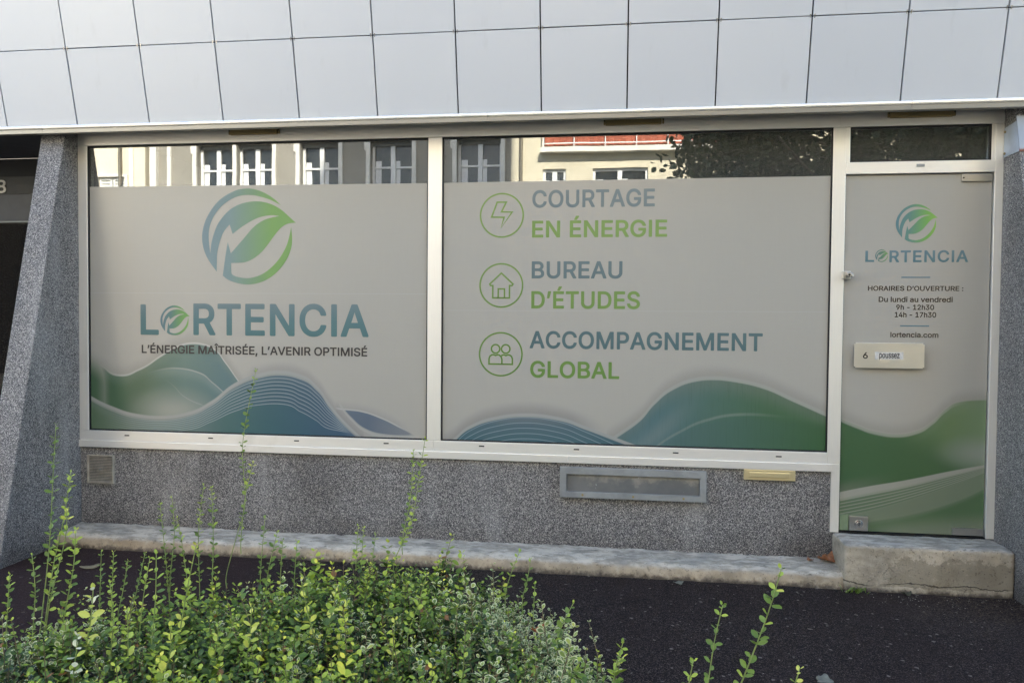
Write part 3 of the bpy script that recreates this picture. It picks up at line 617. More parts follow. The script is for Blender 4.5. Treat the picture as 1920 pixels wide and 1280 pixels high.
# ------------------------------------------------------------------ printed lettering
GL = json.loads(r'''{" *":[188,[]],",*":[188,[[38,-137,28,-134,22,-128,20,-122,20,-114,48,64,51,78,58,86,70,89,136,89,146,86,152,80,155,74,155,66,102,-124,94,-133,88,-136,82,-137]]],"-*":[453,[[114,170,104,174,98,180,96,186,96,246,99,254,108,261,116,262,336,262,347,258,353,252,355,246,355,186,352,178,342,171,336,170]]],".*":[188,[[88,-22,78,-20,62,-13,42,5,37,14,32,30,32,52,39,72,45,80,59,94,78,103,90,105,102,104,112,103,126,97,132,93,146,80,152,72,158,58,159,52,159,30,153,12,148,4,133,-10,114,-20,102,-22]]],"0*":[453,[[214,-25,192,-22,172,-18,156,-12,132,0,112,15,91,36,72,62,59,88,51,108,43,134,37,162,31,210,30,280,35,334,40,362,47,388,56,414,68,438,90,471,112,493,123,502,136,510,160,522,178,528,198,532,216,534,240,534,260,531,282,526,302,518,318,510,334,498,348,487,364,469,380,448,394,420,402,400,410,374,416,346,422,298,423,228,418,174,413,146,406,120,397,94,385,70,368,43,334,10,322,1,302,-10,284,-17,262,-22,238,-25],[217,68,242,69,256,73,264,77,282,90,296,110,308,134,317,166,323,200,326,236,326,272,321,322,315,352,305,382,290,408,274,425,258,436,246,440,236,442,218,442,208,440,194,435,178,425,169,416,160,404,149,384,138,352,130,308,127,272,127,236,132,186,139,154,148,128,164,100,178,85,194,74,206,70]]],"1*":[453,[[76,-18,66,-14,60,-8,58,-2,58,58,60,64,66,70,78,73,192,73,194,74,194,412,192,414,96,343,92,341,82,341,76,344,71,348,68,356,68,430,70,436,79,444,192,526,198,527,274,527,286,524,293,516,294,512,294,74,296,73,390,73,400,70,407,64,409,58,409,-2,407,-8,401,-14,390,-18]]],"2*":[453,[[64,-18,54,-14,48,-9,46,-4,46,50,48,56,219,240,240,260,270,295,284,316,297,340,301,358,302,376,299,394,292,410,284,420,275,428,262,435,242,441,214,442,192,437,176,429,166,421,159,412,151,396,146,376,145,358,142,353,136,347,126,344,68,344,56,348,50,354,48,360,49,390,54,414,61,434,67,446,78,464,100,487,126,507,150,520,178,529,214,534,242,533,276,528,304,518,324,508,338,498,364,472,380,450,387,436,394,416,399,386,398,348,394,328,384,300,370,274,356,254,334,228,295,184,193,76,388,75,394,74,404,66,407,60,407,-4,404,-9,399,-14,388,-18]]],"3*":[453,[[204,-25,174,-21,138,-12,108,2,92,12,76,25,54,47,40,70,35,82,29,104,26,124,26,134,28,140,34,146,46,150,108,150,114,149,119,146,125,140,133,110,142,96,148,90,168,77,178,73,198,69,230,68,240,69,258,73,278,82,288,90,296,97,301,104,308,122,311,140,311,150,309,164,305,178,297,192,289,202,268,218,244,226,216,230,158,230,152,231,142,238,139,246,139,302,141,308,250,434,102,434,72,434,64,435,60,438,53,446,52,450,52,512,55,518,64,526,72,527,370,527,382,524,388,518,390,512,390,458,388,452,262,308,302,298,338,280,354,268,375,248,389,228,398,212,406,190,411,160,410,122,406,100,401,86,388,60,373,40,352,18,326,0,298,-12,268,-20,232,-25]]],"4*":[453,[[282,-18,272,-14,266,-8,264,-2,264,87,42,87,30,90,24,96,22,102,22,162,25,170,230,517,238,524,248,527,310,527,321,524,326,518,329,512,329,506,326,498,269,402,140,182,264,181,264,320,266,326,272,333,284,336,342,336,353,332,359,326,361,320,361,182,412,181,418,180,428,172,431,166,431,102,428,96,422,90,412,87,361,86,361,-2,358,-9,352,-15,342,-18]]],"6*":[453,[[214,-25,176,-19,152,-11,136,-3,120,7,104,20,89,36,74,54,59,84,53,102,48,126,46,146,46,178,51,210,60,240,68,258,81,284,99,316,235,516,242,524,254,527,320,527,328,526,332,523,338,518,340,510,338,500,222,332,248,332,266,330,292,325,308,319,326,310,346,296,370,272,385,252,391,240,400,214,403,202,407,174,407,140,403,112,394,84,378,54,363,34,348,19,332,6,308,-8,278,-19,238,-25],[216,66,234,66,250,69,266,76,280,86,286,92,296,106,303,120,308,142,309,164,307,180,302,196,289,220,279,230,266,238,252,244,236,247,216,247,200,244,184,237,173,230,164,221,155,208,148,192,144,174,143,152,145,136,150,118,162,98,172,86,186,76,206,68]]],"7*":[453,[[98,-18,88,-15,81,-8,79,-2,80,8,295,432,294,434,64,434,52,437,46,444,44,450,44,512,47,518,52,524,64,527,140,527,390,527,396,526,406,518,409,512,409,446,182,-8,174,-15,164,-18]]],"8":[453,[[210,-19,180,-15,144,-6,118,6,100,18,88,28,76,40,64,54,57,66,48,84,41,112,40,150,43,170,48,188,58,208,69,226,93,250,119,266,118,268,100,281,83,300,77,310,66,332,61,348,58,368,59,402,66,430,77,452,93,474,110,489,128,502,148,513,170,521,196,526,214,528,242,527,256,526,282,521,304,513,328,500,344,487,362,470,376,450,385,432,392,408,394,392,394,368,389,340,386,332,375,310,368,300,350,279,333,266,348,259,360,250,378,231,394,208,402,192,410,168,413,148,413,122,407,92,395,66,379,42,362,25,352,17,332,5,318,-2,288,-12,252,-18],[213,62,238,61,254,63,270,67,284,73,302,85,312,97,319,108,324,126,325,144,322,162,314,180,306,190,293,202,274,214,252,221,239,222,214,223,200,221,182,216,172,211,154,199,142,186,132,168,128,152,127,134,130,118,137,100,143,92,156,80,174,70,192,64],[214,302,246,303,260,307,272,312,282,320,295,334,302,346,306,362,307,382,305,394,300,410,294,420,283,430,264,441,250,446,238,447,216,448,208,447,196,444,176,435,162,424,156,416,150,404,146,388,145,370,148,352,152,342,162,326,172,317,186,309,206,303]]],"9*":[453,[[130,-18,120,-15,114,-8,112,-2,112,4,114,10,230,176,206,177,188,179,170,182,150,188,126,199,112,208,102,217,86,232,68,258,59,276,53,292,49,310,46,334,47,378,53,408,65,438,84,467,102,487,126,505,150,518,174,527,206,533,214,534,248,533,272,529,292,523,314,513,334,500,344,492,364,472,383,446,393,426,400,406,404,388,407,364,406,322,400,292,391,264,367,216,323,146,218,-7,210,-15,198,-18],[216,262,234,261,250,264,270,272,280,280,293,294,302,312,307,328,309,344,309,358,305,382,302,390,290,413,280,423,266,433,252,439,236,442,216,442,200,439,186,433,172,423,162,412,152,394,146,376,143,358,144,338,148,318,155,302,164,288,172,280,184,272,198,265]]],":*":[188,[[88,-22,78,-20,62,-13,42,5,37,14,32,30,32,52,39,72,45,80,59,94,78,103,90,105,102,104,112,103,126,97,132,93,146,80,152,72,158,58,159,52,159,30,153,12,148,4,133,-10,114,-20,102,-22],[88,253,78,255,62,262,42,280,36,292,33,300,32,306,32,326,36,342,40,350,57,368,78,378,90,380,102,380,118,376,130,370,148,353,155,342,158,332,159,326,159,306,155,292,151,284,133,264,114,255,102,253]]],"A*":[480,[[16,-18,6,-15,0,-9,-2,-2,-2,4,183,514,190,523,196,526,202,527,274,527,286,524,292,517,374,296,481,4,480,-6,474,-14,468,-17,462,-18,396,-18,390,-17,384,-14,377,-6,333,120,330,124,148,124,143,112,101,-8,94,-15,84,-18],[181,218,297,218,253,346,240,388,238,390,204,282]]],"B*":[456,[[60,-18,50,-14,44,-8,42,-2,42,512,44,518,50,524,62,527,256,527,288,523,308,519,322,514,352,499,364,489,384,470,397,452,406,432,411,418,415,398,416,358,414,344,406,316,396,300,374,277,361,268,386,251,408,227,425,200,433,174,436,152,436,122,434,106,426,78,419,62,410,49,403,40,388,25,366,9,336,-5,306,-13,264,-18],[143,76,258,75,270,76,300,83,316,91,324,100,333,114,336,126,337,142,332,164,322,182,314,190,302,200,290,206,268,212,260,213,144,213],[143,304,248,303,256,304,274,309,293,320,301,326,309,338,315,350,318,368,318,376,315,392,309,406,300,416,292,423,284,427,262,433,252,434,144,434]]],"C*":[510,[[252,-25,216,-20,194,-15,166,-4,140,10,112,31,87,56,72,74,59,96,45,124,35,152,28,182,23,218,22,232,23,290,27,322,34,352,47,388,66,424,87,452,102,469,121,486,150,505,182,520,210,528,254,534,282,534,318,529,348,521,368,513,392,501,408,490,418,481,450,449,467,422,479,396,487,372,491,352,491,346,488,338,482,333,472,330,410,330,402,331,398,334,392,340,381,370,375,384,365,398,356,406,340,418,326,426,310,432,290,437,280,438,246,437,228,433,214,428,196,419,174,403,162,389,150,372,140,354,133,336,125,302,121,266,121,242,123,220,127,196,132,176,145,146,168,113,187,96,208,83,228,76,256,71,290,72,310,77,326,83,340,90,356,103,366,112,381,136,392,168,398,174,402,177,410,178,472,178,483,174,488,169,491,164,491,154,484,126,476,104,467,86,446,56,417,26,386,5,360,-8,336,-16,292,-24]]],"D*":[502,[[60,-18,50,-14,44,-8,42,-2,42,512,44,518,50,524,62,527,242,527,272,524,310,516,342,504,374,487,400,466,418,448,430,432,443,412,454,390,461,374,470,346,475,322,479,292,480,276,479,218,475,188,470,164,461,136,454,120,442,96,429,76,414,58,398,43,380,28,364,17,344,7,308,-7,274,-14,236,-18],[143,76,230,75,256,78,278,83,302,92,324,106,337,118,355,142,367,168,375,196,380,230,381,268,376,308,367,342,356,366,348,378,338,390,324,404,304,417,290,423,266,430,236,434,143,434]]],"E*":[419,[[60,-18,50,-14,44,-8,42,-2,42,512,44,518,50,524,62,527,370,527,376,526,382,524,387,518,390,512,390,448,388,443,382,438,370,434,144,434,143,312,143,306,144,304,354,304,364,301,370,295,373,288,373,226,370,220,360,212,354,211,144,211,143,76,144,75,374,75,380,74,390,66,393,60,393,-4,390,-9,385,-14,374,-18]]],"G*":[520,[[254,-25,212,-19,180,-10,144,7,126,18,110,32,90,52,80,64,62,90,46,122,34,156,25,200,22,232,23,292,29,332,35,356,49,394,65,424,86,452,114,480,138,499,166,514,196,525,240,533,280,534,306,531,334,525,360,516,392,500,420,479,446,452,464,428,481,394,488,372,492,354,492,346,490,340,484,334,480,332,472,331,410,331,402,332,398,334,392,340,378,374,364,395,348,411,332,422,316,429,300,434,276,438,244,437,224,432,200,422,186,412,166,394,155,380,140,354,133,336,128,316,122,280,121,242,123,220,127,196,137,162,145,146,164,118,176,104,194,91,208,83,222,78,248,72,280,71,310,76,338,87,354,99,372,118,386,144,393,164,395,176,394,181,284,181,274,184,268,190,265,196,265,258,267,264,274,271,284,274,476,274,488,270,494,264,496,258,496,182,491,144,487,128,476,98,464,76,448,54,428,34,410,18,390,5,362,-8,342,-15,304,-23,282,-25]]],"H*":[517,[[60,-18,50,-14,44,-8,42,-2,42,512,44,518,50,524,62,527,124,527,134,524,142,516,143,512,144,307,372,307,374,308,374,512,375,516,382,524,394,527,456,527,466,524,472,518,475,512,475,-2,472,-9,466,-15,456,-18,394,-18,382,-15,375,-6,374,-2,374,214,144,214,143,212,143,-2,142,-6,134,-15,124,-18]]],"I*":[189,[[62,-18,52,-14,46,-8,44,-2,44,512,47,518,52,524,58,526,64,527,126,527,137,524,143,518,145,512,145,-2,142,-10,137,-14,132,-17,126,-18]]],"L*":[393,[[60,-18,50,-14,44,-8,42,-2,42,512,44,518,50,524,62,527,124,527,134,524,142,516,143,512,143,310,143,76,360,75,366,74,376,66,379,60,379,-4,376,-9,371,-14,360,-18]]],"M*":[628,[[60,-18,50,-14,44,-8,42,-2,42,512,44,518,50,524,62,527,150,527,162,524,169,516,299,182,314,136,316,136,334,192,458,514,466,523,470,526,478,527,566,527,578,524,585,516,586,512,586,268,586,-2,584,-8,578,-14,574,-17,566,-18,506,-18,494,-14,488,-9,486,-4,486,318,359,-8,352,-15,340,-18,288,-18,276,-15,268,-6,140,316,140,-4,137,-10,132,-14,126,-17,120,-18]]],"N*":[523,[[60,-18,50,-14,44,-8,42,-2,42,512,44,518,50,524,62,527,134,527,146,524,153,516,380,158,381,512,384,518,389,524,400,527,462,527,464,526,468,526,474,523,479,518,481,512,481,-2,478,-9,472,-15,462,-18,388,-18,378,-15,370,-8,184,284,142,353,143,-4,140,-10,135,-14,130,-17,124,-18]]],"O*":[533,[[252,-25,234,-23,202,-17,174,-8,150,4,128,18,112,31,90,52,80,64,64,88,48,118,33,160,26,192,23,218,22,276,27,322,32,346,41,374,47,388,61,416,74,436,89,454,114,479,133,494,150,505,174,517,202,526,234,532,254,534,280,534,300,532,332,526,360,517,384,505,401,494,420,479,445,454,454,443,470,420,484,394,491,378,500,350,506,322,510,292,511,232,508,200,503,170,498,152,484,114,473,92,460,72,444,52,422,31,406,18,384,4,360,-8,340,-15,318,-20,292,-24],[255,72,288,72,312,78,340,91,358,104,367,114,386,140,399,168,408,204,412,242,411,282,406,316,402,332,394,352,377,382,362,401,334,421,312,431,298,435,278,438,246,437,218,430,194,418,176,405,168,396,157,382,145,364,134,338,125,302,121,266,122,228,128,190,133,172,140,154,155,128,165,116,178,103,198,88,228,76,240,73]]],"P*":[445,[[60,-18,50,-14,44,-8,42,-2,42,512,44,518,50,524,62,527,250,527,262,526,294,521,316,515,344,501,367,486,391,462,405,442,418,410,425,380,427,364,427,332,424,308,417,282,410,264,402,248,385,226,365,208,342,192,326,184,310,178,284,172,250,168,144,168,143,-2,142,-6,134,-15,124,-18],[143,260,246,260,254,261,282,268,302,281,312,294,319,306,323,320,326,340,325,366,322,380,316,396,304,412,296,418,286,425,272,430,256,433,246,434,144,434]]],"R*":[449,[[60,-18,50,-14,44,-8,42,-2,42,512,44,518,50,524,62,527,252,527,264,526,286,523,316,516,334,509,359,494,372,484,389,468,401,452,414,426,423,398,427,368,426,324,420,294,413,276,406,262,390,239,374,222,340,200,445,8,446,-4,444,-9,438,-14,426,-18,354,-18,344,-15,337,-8,333,-2,236,180,144,180,143,178,143,-2,142,-6,134,-15,124,-18],[143,274,248,273,258,274,284,280,292,284,306,293,312,299,319,310,325,330,327,346,326,368,322,386,317,398,306,412,288,425,274,430,258,433,246,434,144,434]]],"S*":[447,[[208,-27,168,-22,130,-12,98,4,74,22,60,36,48,50,33,78,23,110,20,130,20,140,22,146,28,152,40,155,102,155,110,154,114,152,120,146,125,122,129,112,142,94,160,81,174,75,194,69,212,67,246,68,278,76,296,85,308,94,322,114,327,130,328,136,327,148,322,162,310,176,294,186,284,191,244,204,164,226,130,239,106,252,82,269,60,290,52,302,43,320,36,342,34,358,34,386,38,412,44,430,51,444,68,468,86,487,97,496,112,505,136,517,154,524,180,530,200,533,224,534,242,534,262,532,296,525,318,517,338,507,362,491,388,464,399,450,406,436,413,418,418,396,419,376,418,372,410,363,400,360,338,360,332,361,327,364,321,370,317,388,311,402,302,414,292,422,274,432,252,439,236,441,214,441,198,439,174,432,158,423,149,414,141,404,134,384,133,372,137,356,141,350,150,340,172,326,216,310,248,303,316,282,342,270,370,252,396,228,411,208,416,198,421,184,425,164,426,124,421,96,416,80,406,60,391,40,372,20,362,12,348,3,326,-8,298,-18,280,-22,252,-26]]],"T*":[449,[[194,-18,183,-14,177,-8,175,-2,175,434,34,434,26,435,17,442,14,450,14,512,16,518,22,524,34,527,256,527,416,527,422,526,432,518,435,512,435,450,433,444,427,438,416,434,275,434,275,-2,272,-10,266,-15,262,-17,256,-18]]],"U*":[517,[[244,-26,216,-23,186,-17,156,-6,134,5,106,26,89,44,72,66,55,98,46,126,42,156,42,512,44,518,50,524,62,527,122,527,134,524,140,518,142,512,142,172,146,148,150,136,157,122,168,105,178,96,194,84,208,78,230,72,246,70,273,70,294,73,310,78,324,84,340,96,349,104,358,116,365,130,370,144,375,172,375,512,378,518,388,526,394,527,456,527,467,524,473,518,475,512,475,156,472,132,468,114,459,90,453,78,436,53,410,25,382,5,360,-7,342,-14,324,-19,286,-25]]],"V*":[480,[[204,-18,194,-15,186,-6,1,496,-2,506,-2,512,0,518,6,524,18,527,82,527,94,524,101,516,210,212,240,118,242,118,249,144,378,516,386,524,396,527,462,527,472,524,478,518,481,512,481,504,295,-8,288,-15,276,-18]]],"a*":[389,[[148,-27,126,-24,108,-20,96,-16,76,-6,58,6,36,30,28,42,21,56,16,70,13,84,12,122,15,142,20,156,27,170,38,184,53,198,66,207,94,221,122,229,168,237,238,245,254,249,256,251,258,254,256,276,253,284,248,294,241,300,230,307,214,312,206,313,176,312,158,307,144,300,130,288,123,278,117,266,110,260,104,257,94,257,38,273,31,276,26,282,23,288,23,296,34,320,48,341,68,360,88,375,102,383,126,392,152,398,182,402,208,402,242,397,268,390,288,380,303,370,329,344,345,316,350,300,355,268,355,-2,353,-8,346,-15,336,-18,278,-18,268,-15,262,-10,259,-2,259,4,258,6,240,-7,224,-15,208,-21,172,-27],[160,64,188,64,210,70,232,84,244,96,253,114,256,124,258,134,258,162,216,155,174,150,146,144,128,137,122,132,114,124,111,114,110,102,113,88,118,80,128,73,136,69,152,64]]],"c*":[396,[[194,-26,152,-19,132,-12,106,1,90,13,72,30,56,49,42,72,34,88,24,116,19,140,16,168,16,206,19,236,26,266,34,288,47,314,67,340,84,358,112,378,136,390,166,398,194,402,220,402,238,400,260,396,278,390,302,379,318,369,328,361,346,344,359,328,371,306,380,282,379,270,372,263,366,259,308,245,298,245,288,252,278,274,268,288,261,296,244,306,216,312,190,311,172,306,164,302,154,294,144,284,128,260,120,236,115,208,114,178,117,154,124,126,132,108,144,92,154,82,164,74,184,66,198,64,224,65,246,72,262,82,270,90,279,102,289,126,294,132,304,135,366,120,372,117,378,112,381,106,381,98,377,84,363,56,350,38,326,14,316,6,298,-5,268,-18,232,-25]]],"d*":[424,[[184,-26,162,-23,144,-19,124,-12,104,-1,88,11,64,34,47,58,36,80,29,98,22,124,18,148,16,170,16,208,19,238,23,258,36,296,50,322,64,341,94,370,106,379,128,390,156,398,174,401,184,402,220,401,238,398,254,393,280,378,292,367,293,452,293,512,295,518,302,524,312,527,370,527,382,524,388,518,390,512,390,-4,387,-10,382,-15,376,-17,370,-18,314,-18,304,-15,297,-8,295,-2,294,12,274,-4,248,-18,230,-23,216,-25],[194,66,214,65,226,67,244,74,261,86,273,102,285,128,291,152,294,178,294,200,290,232,284,254,276,272,264,287,244,303,230,309,214,312,196,312,178,309,164,303,145,288,132,270,124,252,117,224,114,200,114,178,118,148,123,130,134,106,148,86,158,78,178,68]]],"e*":[404,[[198,-26,180,-24,150,-18,130,-11,112,-2,98,7,86,16,60,44,48,60,34,88,25,112,19,140,16,168,16,206,20,240,26,266,36,294,52,322,67,342,91,364,112,379,140,392,164,398,192,402,218,402,252,397,276,390,298,379,317,366,339,346,356,326,371,298,379,276,384,252,389,214,389,166,386,160,376,152,370,151,116,150,120,132,126,114,141,92,148,85,160,76,170,71,192,65,202,64,232,65,256,73,266,80,275,88,283,100,290,113,296,120,302,122,312,122,368,109,376,105,382,98,383,86,378,72,366,48,350,28,324,6,314,-1,288,-14,272,-19,238,-25],[118,240,288,239,282,260,275,274,265,288,258,296,246,304,224,311,194,312,186,311,170,306,162,302,147,292,136,280,124,260,120,250]]],"h*":[410,[[54,-18,43,-14,37,-8,35,-2,35,512,37,518,43,524,54,527,112,527,124,524,130,518,132,512,132,370,148,381,170,392,190,398,216,402,250,401,276,396,294,390,308,383,321,374,344,351,350,342,361,322,369,300,373,280,375,248,375,-2,373,-8,367,-14,356,-18,298,-18,286,-15,280,-8,278,-2,278,242,276,258,268,280,261,290,252,299,240,306,228,310,200,311,176,305,168,301,154,290,140,270,134,250,132,234,132,-2,131,-6,124,-15,112,-18]]],"i*":[167,[[54,-18,43,-14,37,-8,35,-2,35,382,38,388,43,394,48,396,54,397,114,397,124,394,130,388,132,382,132,-2,129,-10,124,-14,118,-17,112,-18],[78,425,66,427,52,433,32,451,26,462,23,472,23,492,26,504,31,514,49,532,66,540,78,542,90,542,104,539,118,532,134,516,140,506,144,494,144,474,138,456,132,448,119,436,104,428,96,426]]],"l*":[167,[[54,-18,43,-14,37,-8,35,-2,35,512,38,518,44,524,48,526,54,527,114,527,124,524,130,518,132,512,132,-2,129,-10,124,-14,118,-17,112,-18]]],"m*":[610,[[54,-18,43,-14,37,-8,35,-2,35,382,37,388,43,394,54,397,110,397,118,396,122,394,128,388,130,382,130,372,132,370,154,387,170,395,184,400,210,404,228,404,244,402,268,395,290,383,312,360,320,351,343,374,360,385,384,396,400,400,426,404,448,404,484,397,510,386,528,372,542,358,556,340,567,314,574,282,575,272,575,-2,572,-10,566,-15,562,-17,556,-18,498,-18,490,-17,481,-10,478,-4,478,24,478,260,473,284,464,297,450,306,436,311,428,312,402,311,386,306,378,301,370,294,362,284,356,268,353,252,353,-4,350,-10,344,-15,340,-17,334,-18,276,-18,264,-14,258,-8,256,-2,256,264,254,276,248,290,244,294,232,305,214,311,190,312,172,307,152,295,142,280,137,270,134,258,132,244,132,-2,131,-6,124,-15,112,-18]]],"n*":[410,[[54,-18,43,-14,37,-8,35,-2,35,382,38,388,48,396,54,397,110,397,118,396,122,393,129,386,130,368,148,381,170,392,182,396,216,402,240,402,272,397,288,392,306,384,322,372,342,352,353,338,361,322,370,294,375,260,375,120,375,-2,373,-8,366,-15,356,-18,298,-18,290,-17,286,-14,280,-8,278,-2,278,242,276,258,271,274,262,290,254,298,240,306,232,309,220,311,200,311,176,305,159,294,148,284,138,266,133,244,132,234,132,-2,131,-6,124,-15,112,-18]]],"o*":[415,[[194,-26,152,-19,132,-12,112,-2,91,12,80,22,60,45,46,64,34,88,24,116,17,156,16,206,21,248,26,266,34,288,43,306,56,326,67,340,84,358,112,378,132,388,152,395,194,402,221,402,238,400,268,394,286,387,304,378,332,358,354,335,366,318,381,288,391,260,398,220,399,168,394,128,389,110,381,88,371,68,359,48,338,24,325,12,310,1,280,-14,256,-21,230,-25],[196,64,216,64,230,66,250,74,268,87,279,102,289,120,297,148,300,166,301,198,298,222,291,250,282,270,268,288,250,302,230,310,218,311,198,312,184,310,164,302,154,294,140,280,128,260,120,236,115,208,114,178,117,154,124,126,132,108,144,92,158,78,172,70,184,66]]],"p*":[424,[[54,-161,43,-158,37,-152,35,-146,35,382,37,388,44,394,54,397,110,397,118,396,122,393,129,386,130,366,150,382,178,396,216,402,250,401,270,398,296,390,326,374,348,355,361,342,371,328,388,298,401,260,407,222,408,170,405,140,397,104,388,78,381,64,361,36,331,6,316,-4,296,-14,270,-22,240,-26,216,-26,194,-23,176,-18,158,-9,132,10,132,-146,131,-150,124,-158,112,-161],[209,66,230,65,242,67,260,74,278,88,293,110,300,126,305,142,309,168,310,200,307,224,300,252,290,274,276,291,260,303,246,309,232,311,210,312,194,309,180,303,162,290,150,274,141,254,135,232,132,212,131,178,133,158,139,130,149,106,162,88,172,80,186,71,194,68]]],"r*":[259,[[54,-18,43,-14,37,-8,35,-2,35,382,36,386,44,394,54,397,110,397,122,394,127,388,130,382,130,374,150,387,162,393,178,399,204,403,224,403,248,401,254,398,260,390,261,386,261,318,258,312,253,308,248,305,236,305,216,308,198,308,182,305,170,301,156,292,147,282,137,266,132,242,132,-2,131,-6,124,-15,112,-18]]],"s*":[365,[[166,-26,132,-21,114,-17,102,-13,84,-4,69,6,47,28,35,44,22,72,18,90,18,96,21,104,26,108,32,112,94,125,104,122,110,116,119,92,128,79,144,69,162,64,192,63,214,67,234,77,240,82,246,90,250,102,248,114,243,122,232,130,216,136,120,159,92,171,74,182,50,206,44,214,36,230,30,252,29,286,31,300,36,318,42,330,50,342,70,363,76,369,98,382,130,395,162,401,188,402,212,401,248,394,276,382,290,372,314,350,325,334,335,316,342,296,341,284,334,276,328,272,274,260,264,260,258,262,252,268,242,290,230,303,224,308,204,314,178,315,170,314,154,309,140,302,134,296,129,288,127,278,128,270,132,260,140,253,162,244,244,224,272,215,294,204,307,194,328,173,341,152,348,128,349,94,345,72,339,56,334,46,317,24,301,10,288,0,264,-12,234,-21,196,-26]]],"t*":[227,[[156,-22,124,-17,112,-13,94,-4,86,2,69,20,57,38,51,56,47,78,47,308,46,309,8,309,0,310,-9,318,-12,324,-12,382,-10,388,-4,394,2,396,47,398,47,474,50,480,56,486,66,489,124,489,132,488,139,482,142,480,144,474,144,398,208,396,214,394,219,388,222,382,222,324,220,318,214,313,210,310,202,309,146,309,144,308,144,92,147,78,150,73,154,70,162,68,180,68,200,72,212,69,217,64,221,56,231,6,231,0,229,-6,224,-12,210,-18,186,-22]]],"u*":[410,[[170,-23,144,-19,122,-13,100,-2,88,6,68,26,59,38,48,60,42,76,37,100,35,120,35,382,38,388,44,394,54,397,112,397,124,394,131,386,132,382,132,136,135,116,139,104,144,94,156,81,164,76,178,70,190,68,210,68,222,70,242,78,252,86,258,92,265,102,272,116,275,126,278,146,278,382,280,388,286,394,298,397,356,397,367,394,372,388,375,382,375,-4,372,-10,366,-15,362,-17,356,-18,300,-18,288,-15,282,-8,280,-2,280,11,254,-6,228,-17,202,-22]]],"v*":[389,[[164,-18,154,-15,145,-6,4,360,-1,374,-1,382,2,388,7,394,18,397,82,397,94,394,100,388,194,128,196,128,202,149,288,387,296,394,306,397,370,397,380,394,386,388,389,382,389,374,243,-8,236,-15,224,-18]]],"z*":[380,[[42,-18,32,-14,26,-9,24,-4,24,50,26,56,218,304,50,305,42,306,33,314,30,320,30,382,32,388,38,394,50,397,332,397,339,396,348,388,351,382,351,328,349,322,161,74,338,74,344,73,354,66,357,58,357,-2,354,-9,348,-15,338,-18]]],"É*":[419,[[60,-18,50,-14,44,-8,42,-2,42,512,44,518,50,524,62,527,370,527,376,526,382,524,387,518,390,512,390,448,388,443,382,438,370,434,144,434,143,312,143,306,144,304,354,304,364,301,370,295,373,288,373,226,370,220,360,212,354,211,144,211,143,76,144,75,374,75,380,74,390,66,393,60,393,-4,390,-9,385,-14,374,-18],[192,540,182,543,176,549,173,556,173,562,223,668,230,674,240,677,306,677,316,674,323,668,325,662,324,652,258,550,250,543,240,540]]],"Î*":[189,[[62,-18,52,-14,46,-8,44,-2,44,512,47,518,52,524,58,526,64,527,126,527,137,524,143,518,145,512,145,-2,142,-10,137,-14,132,-17,126,-18],[-14,547,-24,550,-31,556,-33,562,-33,570,-31,576,43,662,54,673,60,676,66,677,122,677,128,676,134,673,145,662,188,613,221,574,222,570,221,558,214,551,210,548,202,547,144,547,138,548,132,551,124,560,98,592,94,595,64,560,56,551,50,548,44,547]]],"’*":[177,[[52,300,42,303,36,309,34,316,34,324,63,508,65,516,72,524,84,527,150,527,160,524,166,518,169,512,169,504,116,314,108,304,102,301,96,300]]]}''')
def curve_mesh(splines, offset=0.0, res=6):
    cu = bpy.data.curves.new('outline', 'CURVE'); cu.dimensions = '2D'; cu.fill_mode = 'FRONT'; cu.resolution_u = res; cu.offset = offset
    for sp in splines:
        if sp[0] == 'P':
            s = cu.splines.new('POLY'); pts = sp[1]; s.points.add(len(pts)-1)
            for q, p in zip(s.points, pts): q.co = (p[0], p[1], 0, 1)
        else:
            n = len(sp)//6; s = cu.splines.new('BEZIER'); s.bezier_points.add(n-1)
            for i, b in enumerate(s.bezier_points):
                v = sp[i*6:i*6+6]; b.handle_left_type = b.handle_right_type = 'FREE'
                b.handle_left = (v[0], v[1], 0); b.co = (v[2], v[3], 0); b.handle_right = (v[4], v[5], 0)
        s.use_cyclic_u = True
    o = bpy.data.objects.new('outline', cu); COL.objects.link(o)
    dg = bpy.context.evaluated_depsgraph_get(); me = bpy.data.meshes.new_from_object(o.evaluated_get(dg))
    bpy.data.objects.remove(o); bpy.data.curves.remove(cu); return me
def flatten(me, f):
    for v in me.vertices: v.co = f(v.co)
    me.update(); return me
def outline(q): return [(q[i]/1000, q[i+1]/1000) for i in range(0, len(q), 2)]
def area(R): return sum(R[i-1][0]*R[i][1]-R[i][0]*R[i-1][1] for i in range(len(R)))
def inside(p, R):
    r = False
    for i in range(len(R)):
        a, b = R[i-1], R[i]
        if (a[1] > p[1]) != (b[1] > p[1]) and p[0] < (b[0]-a[0])*(p[1]-a[1])/(b[1]-a[1]) + a[0]: r = not r
    return r
GCACHE = {}
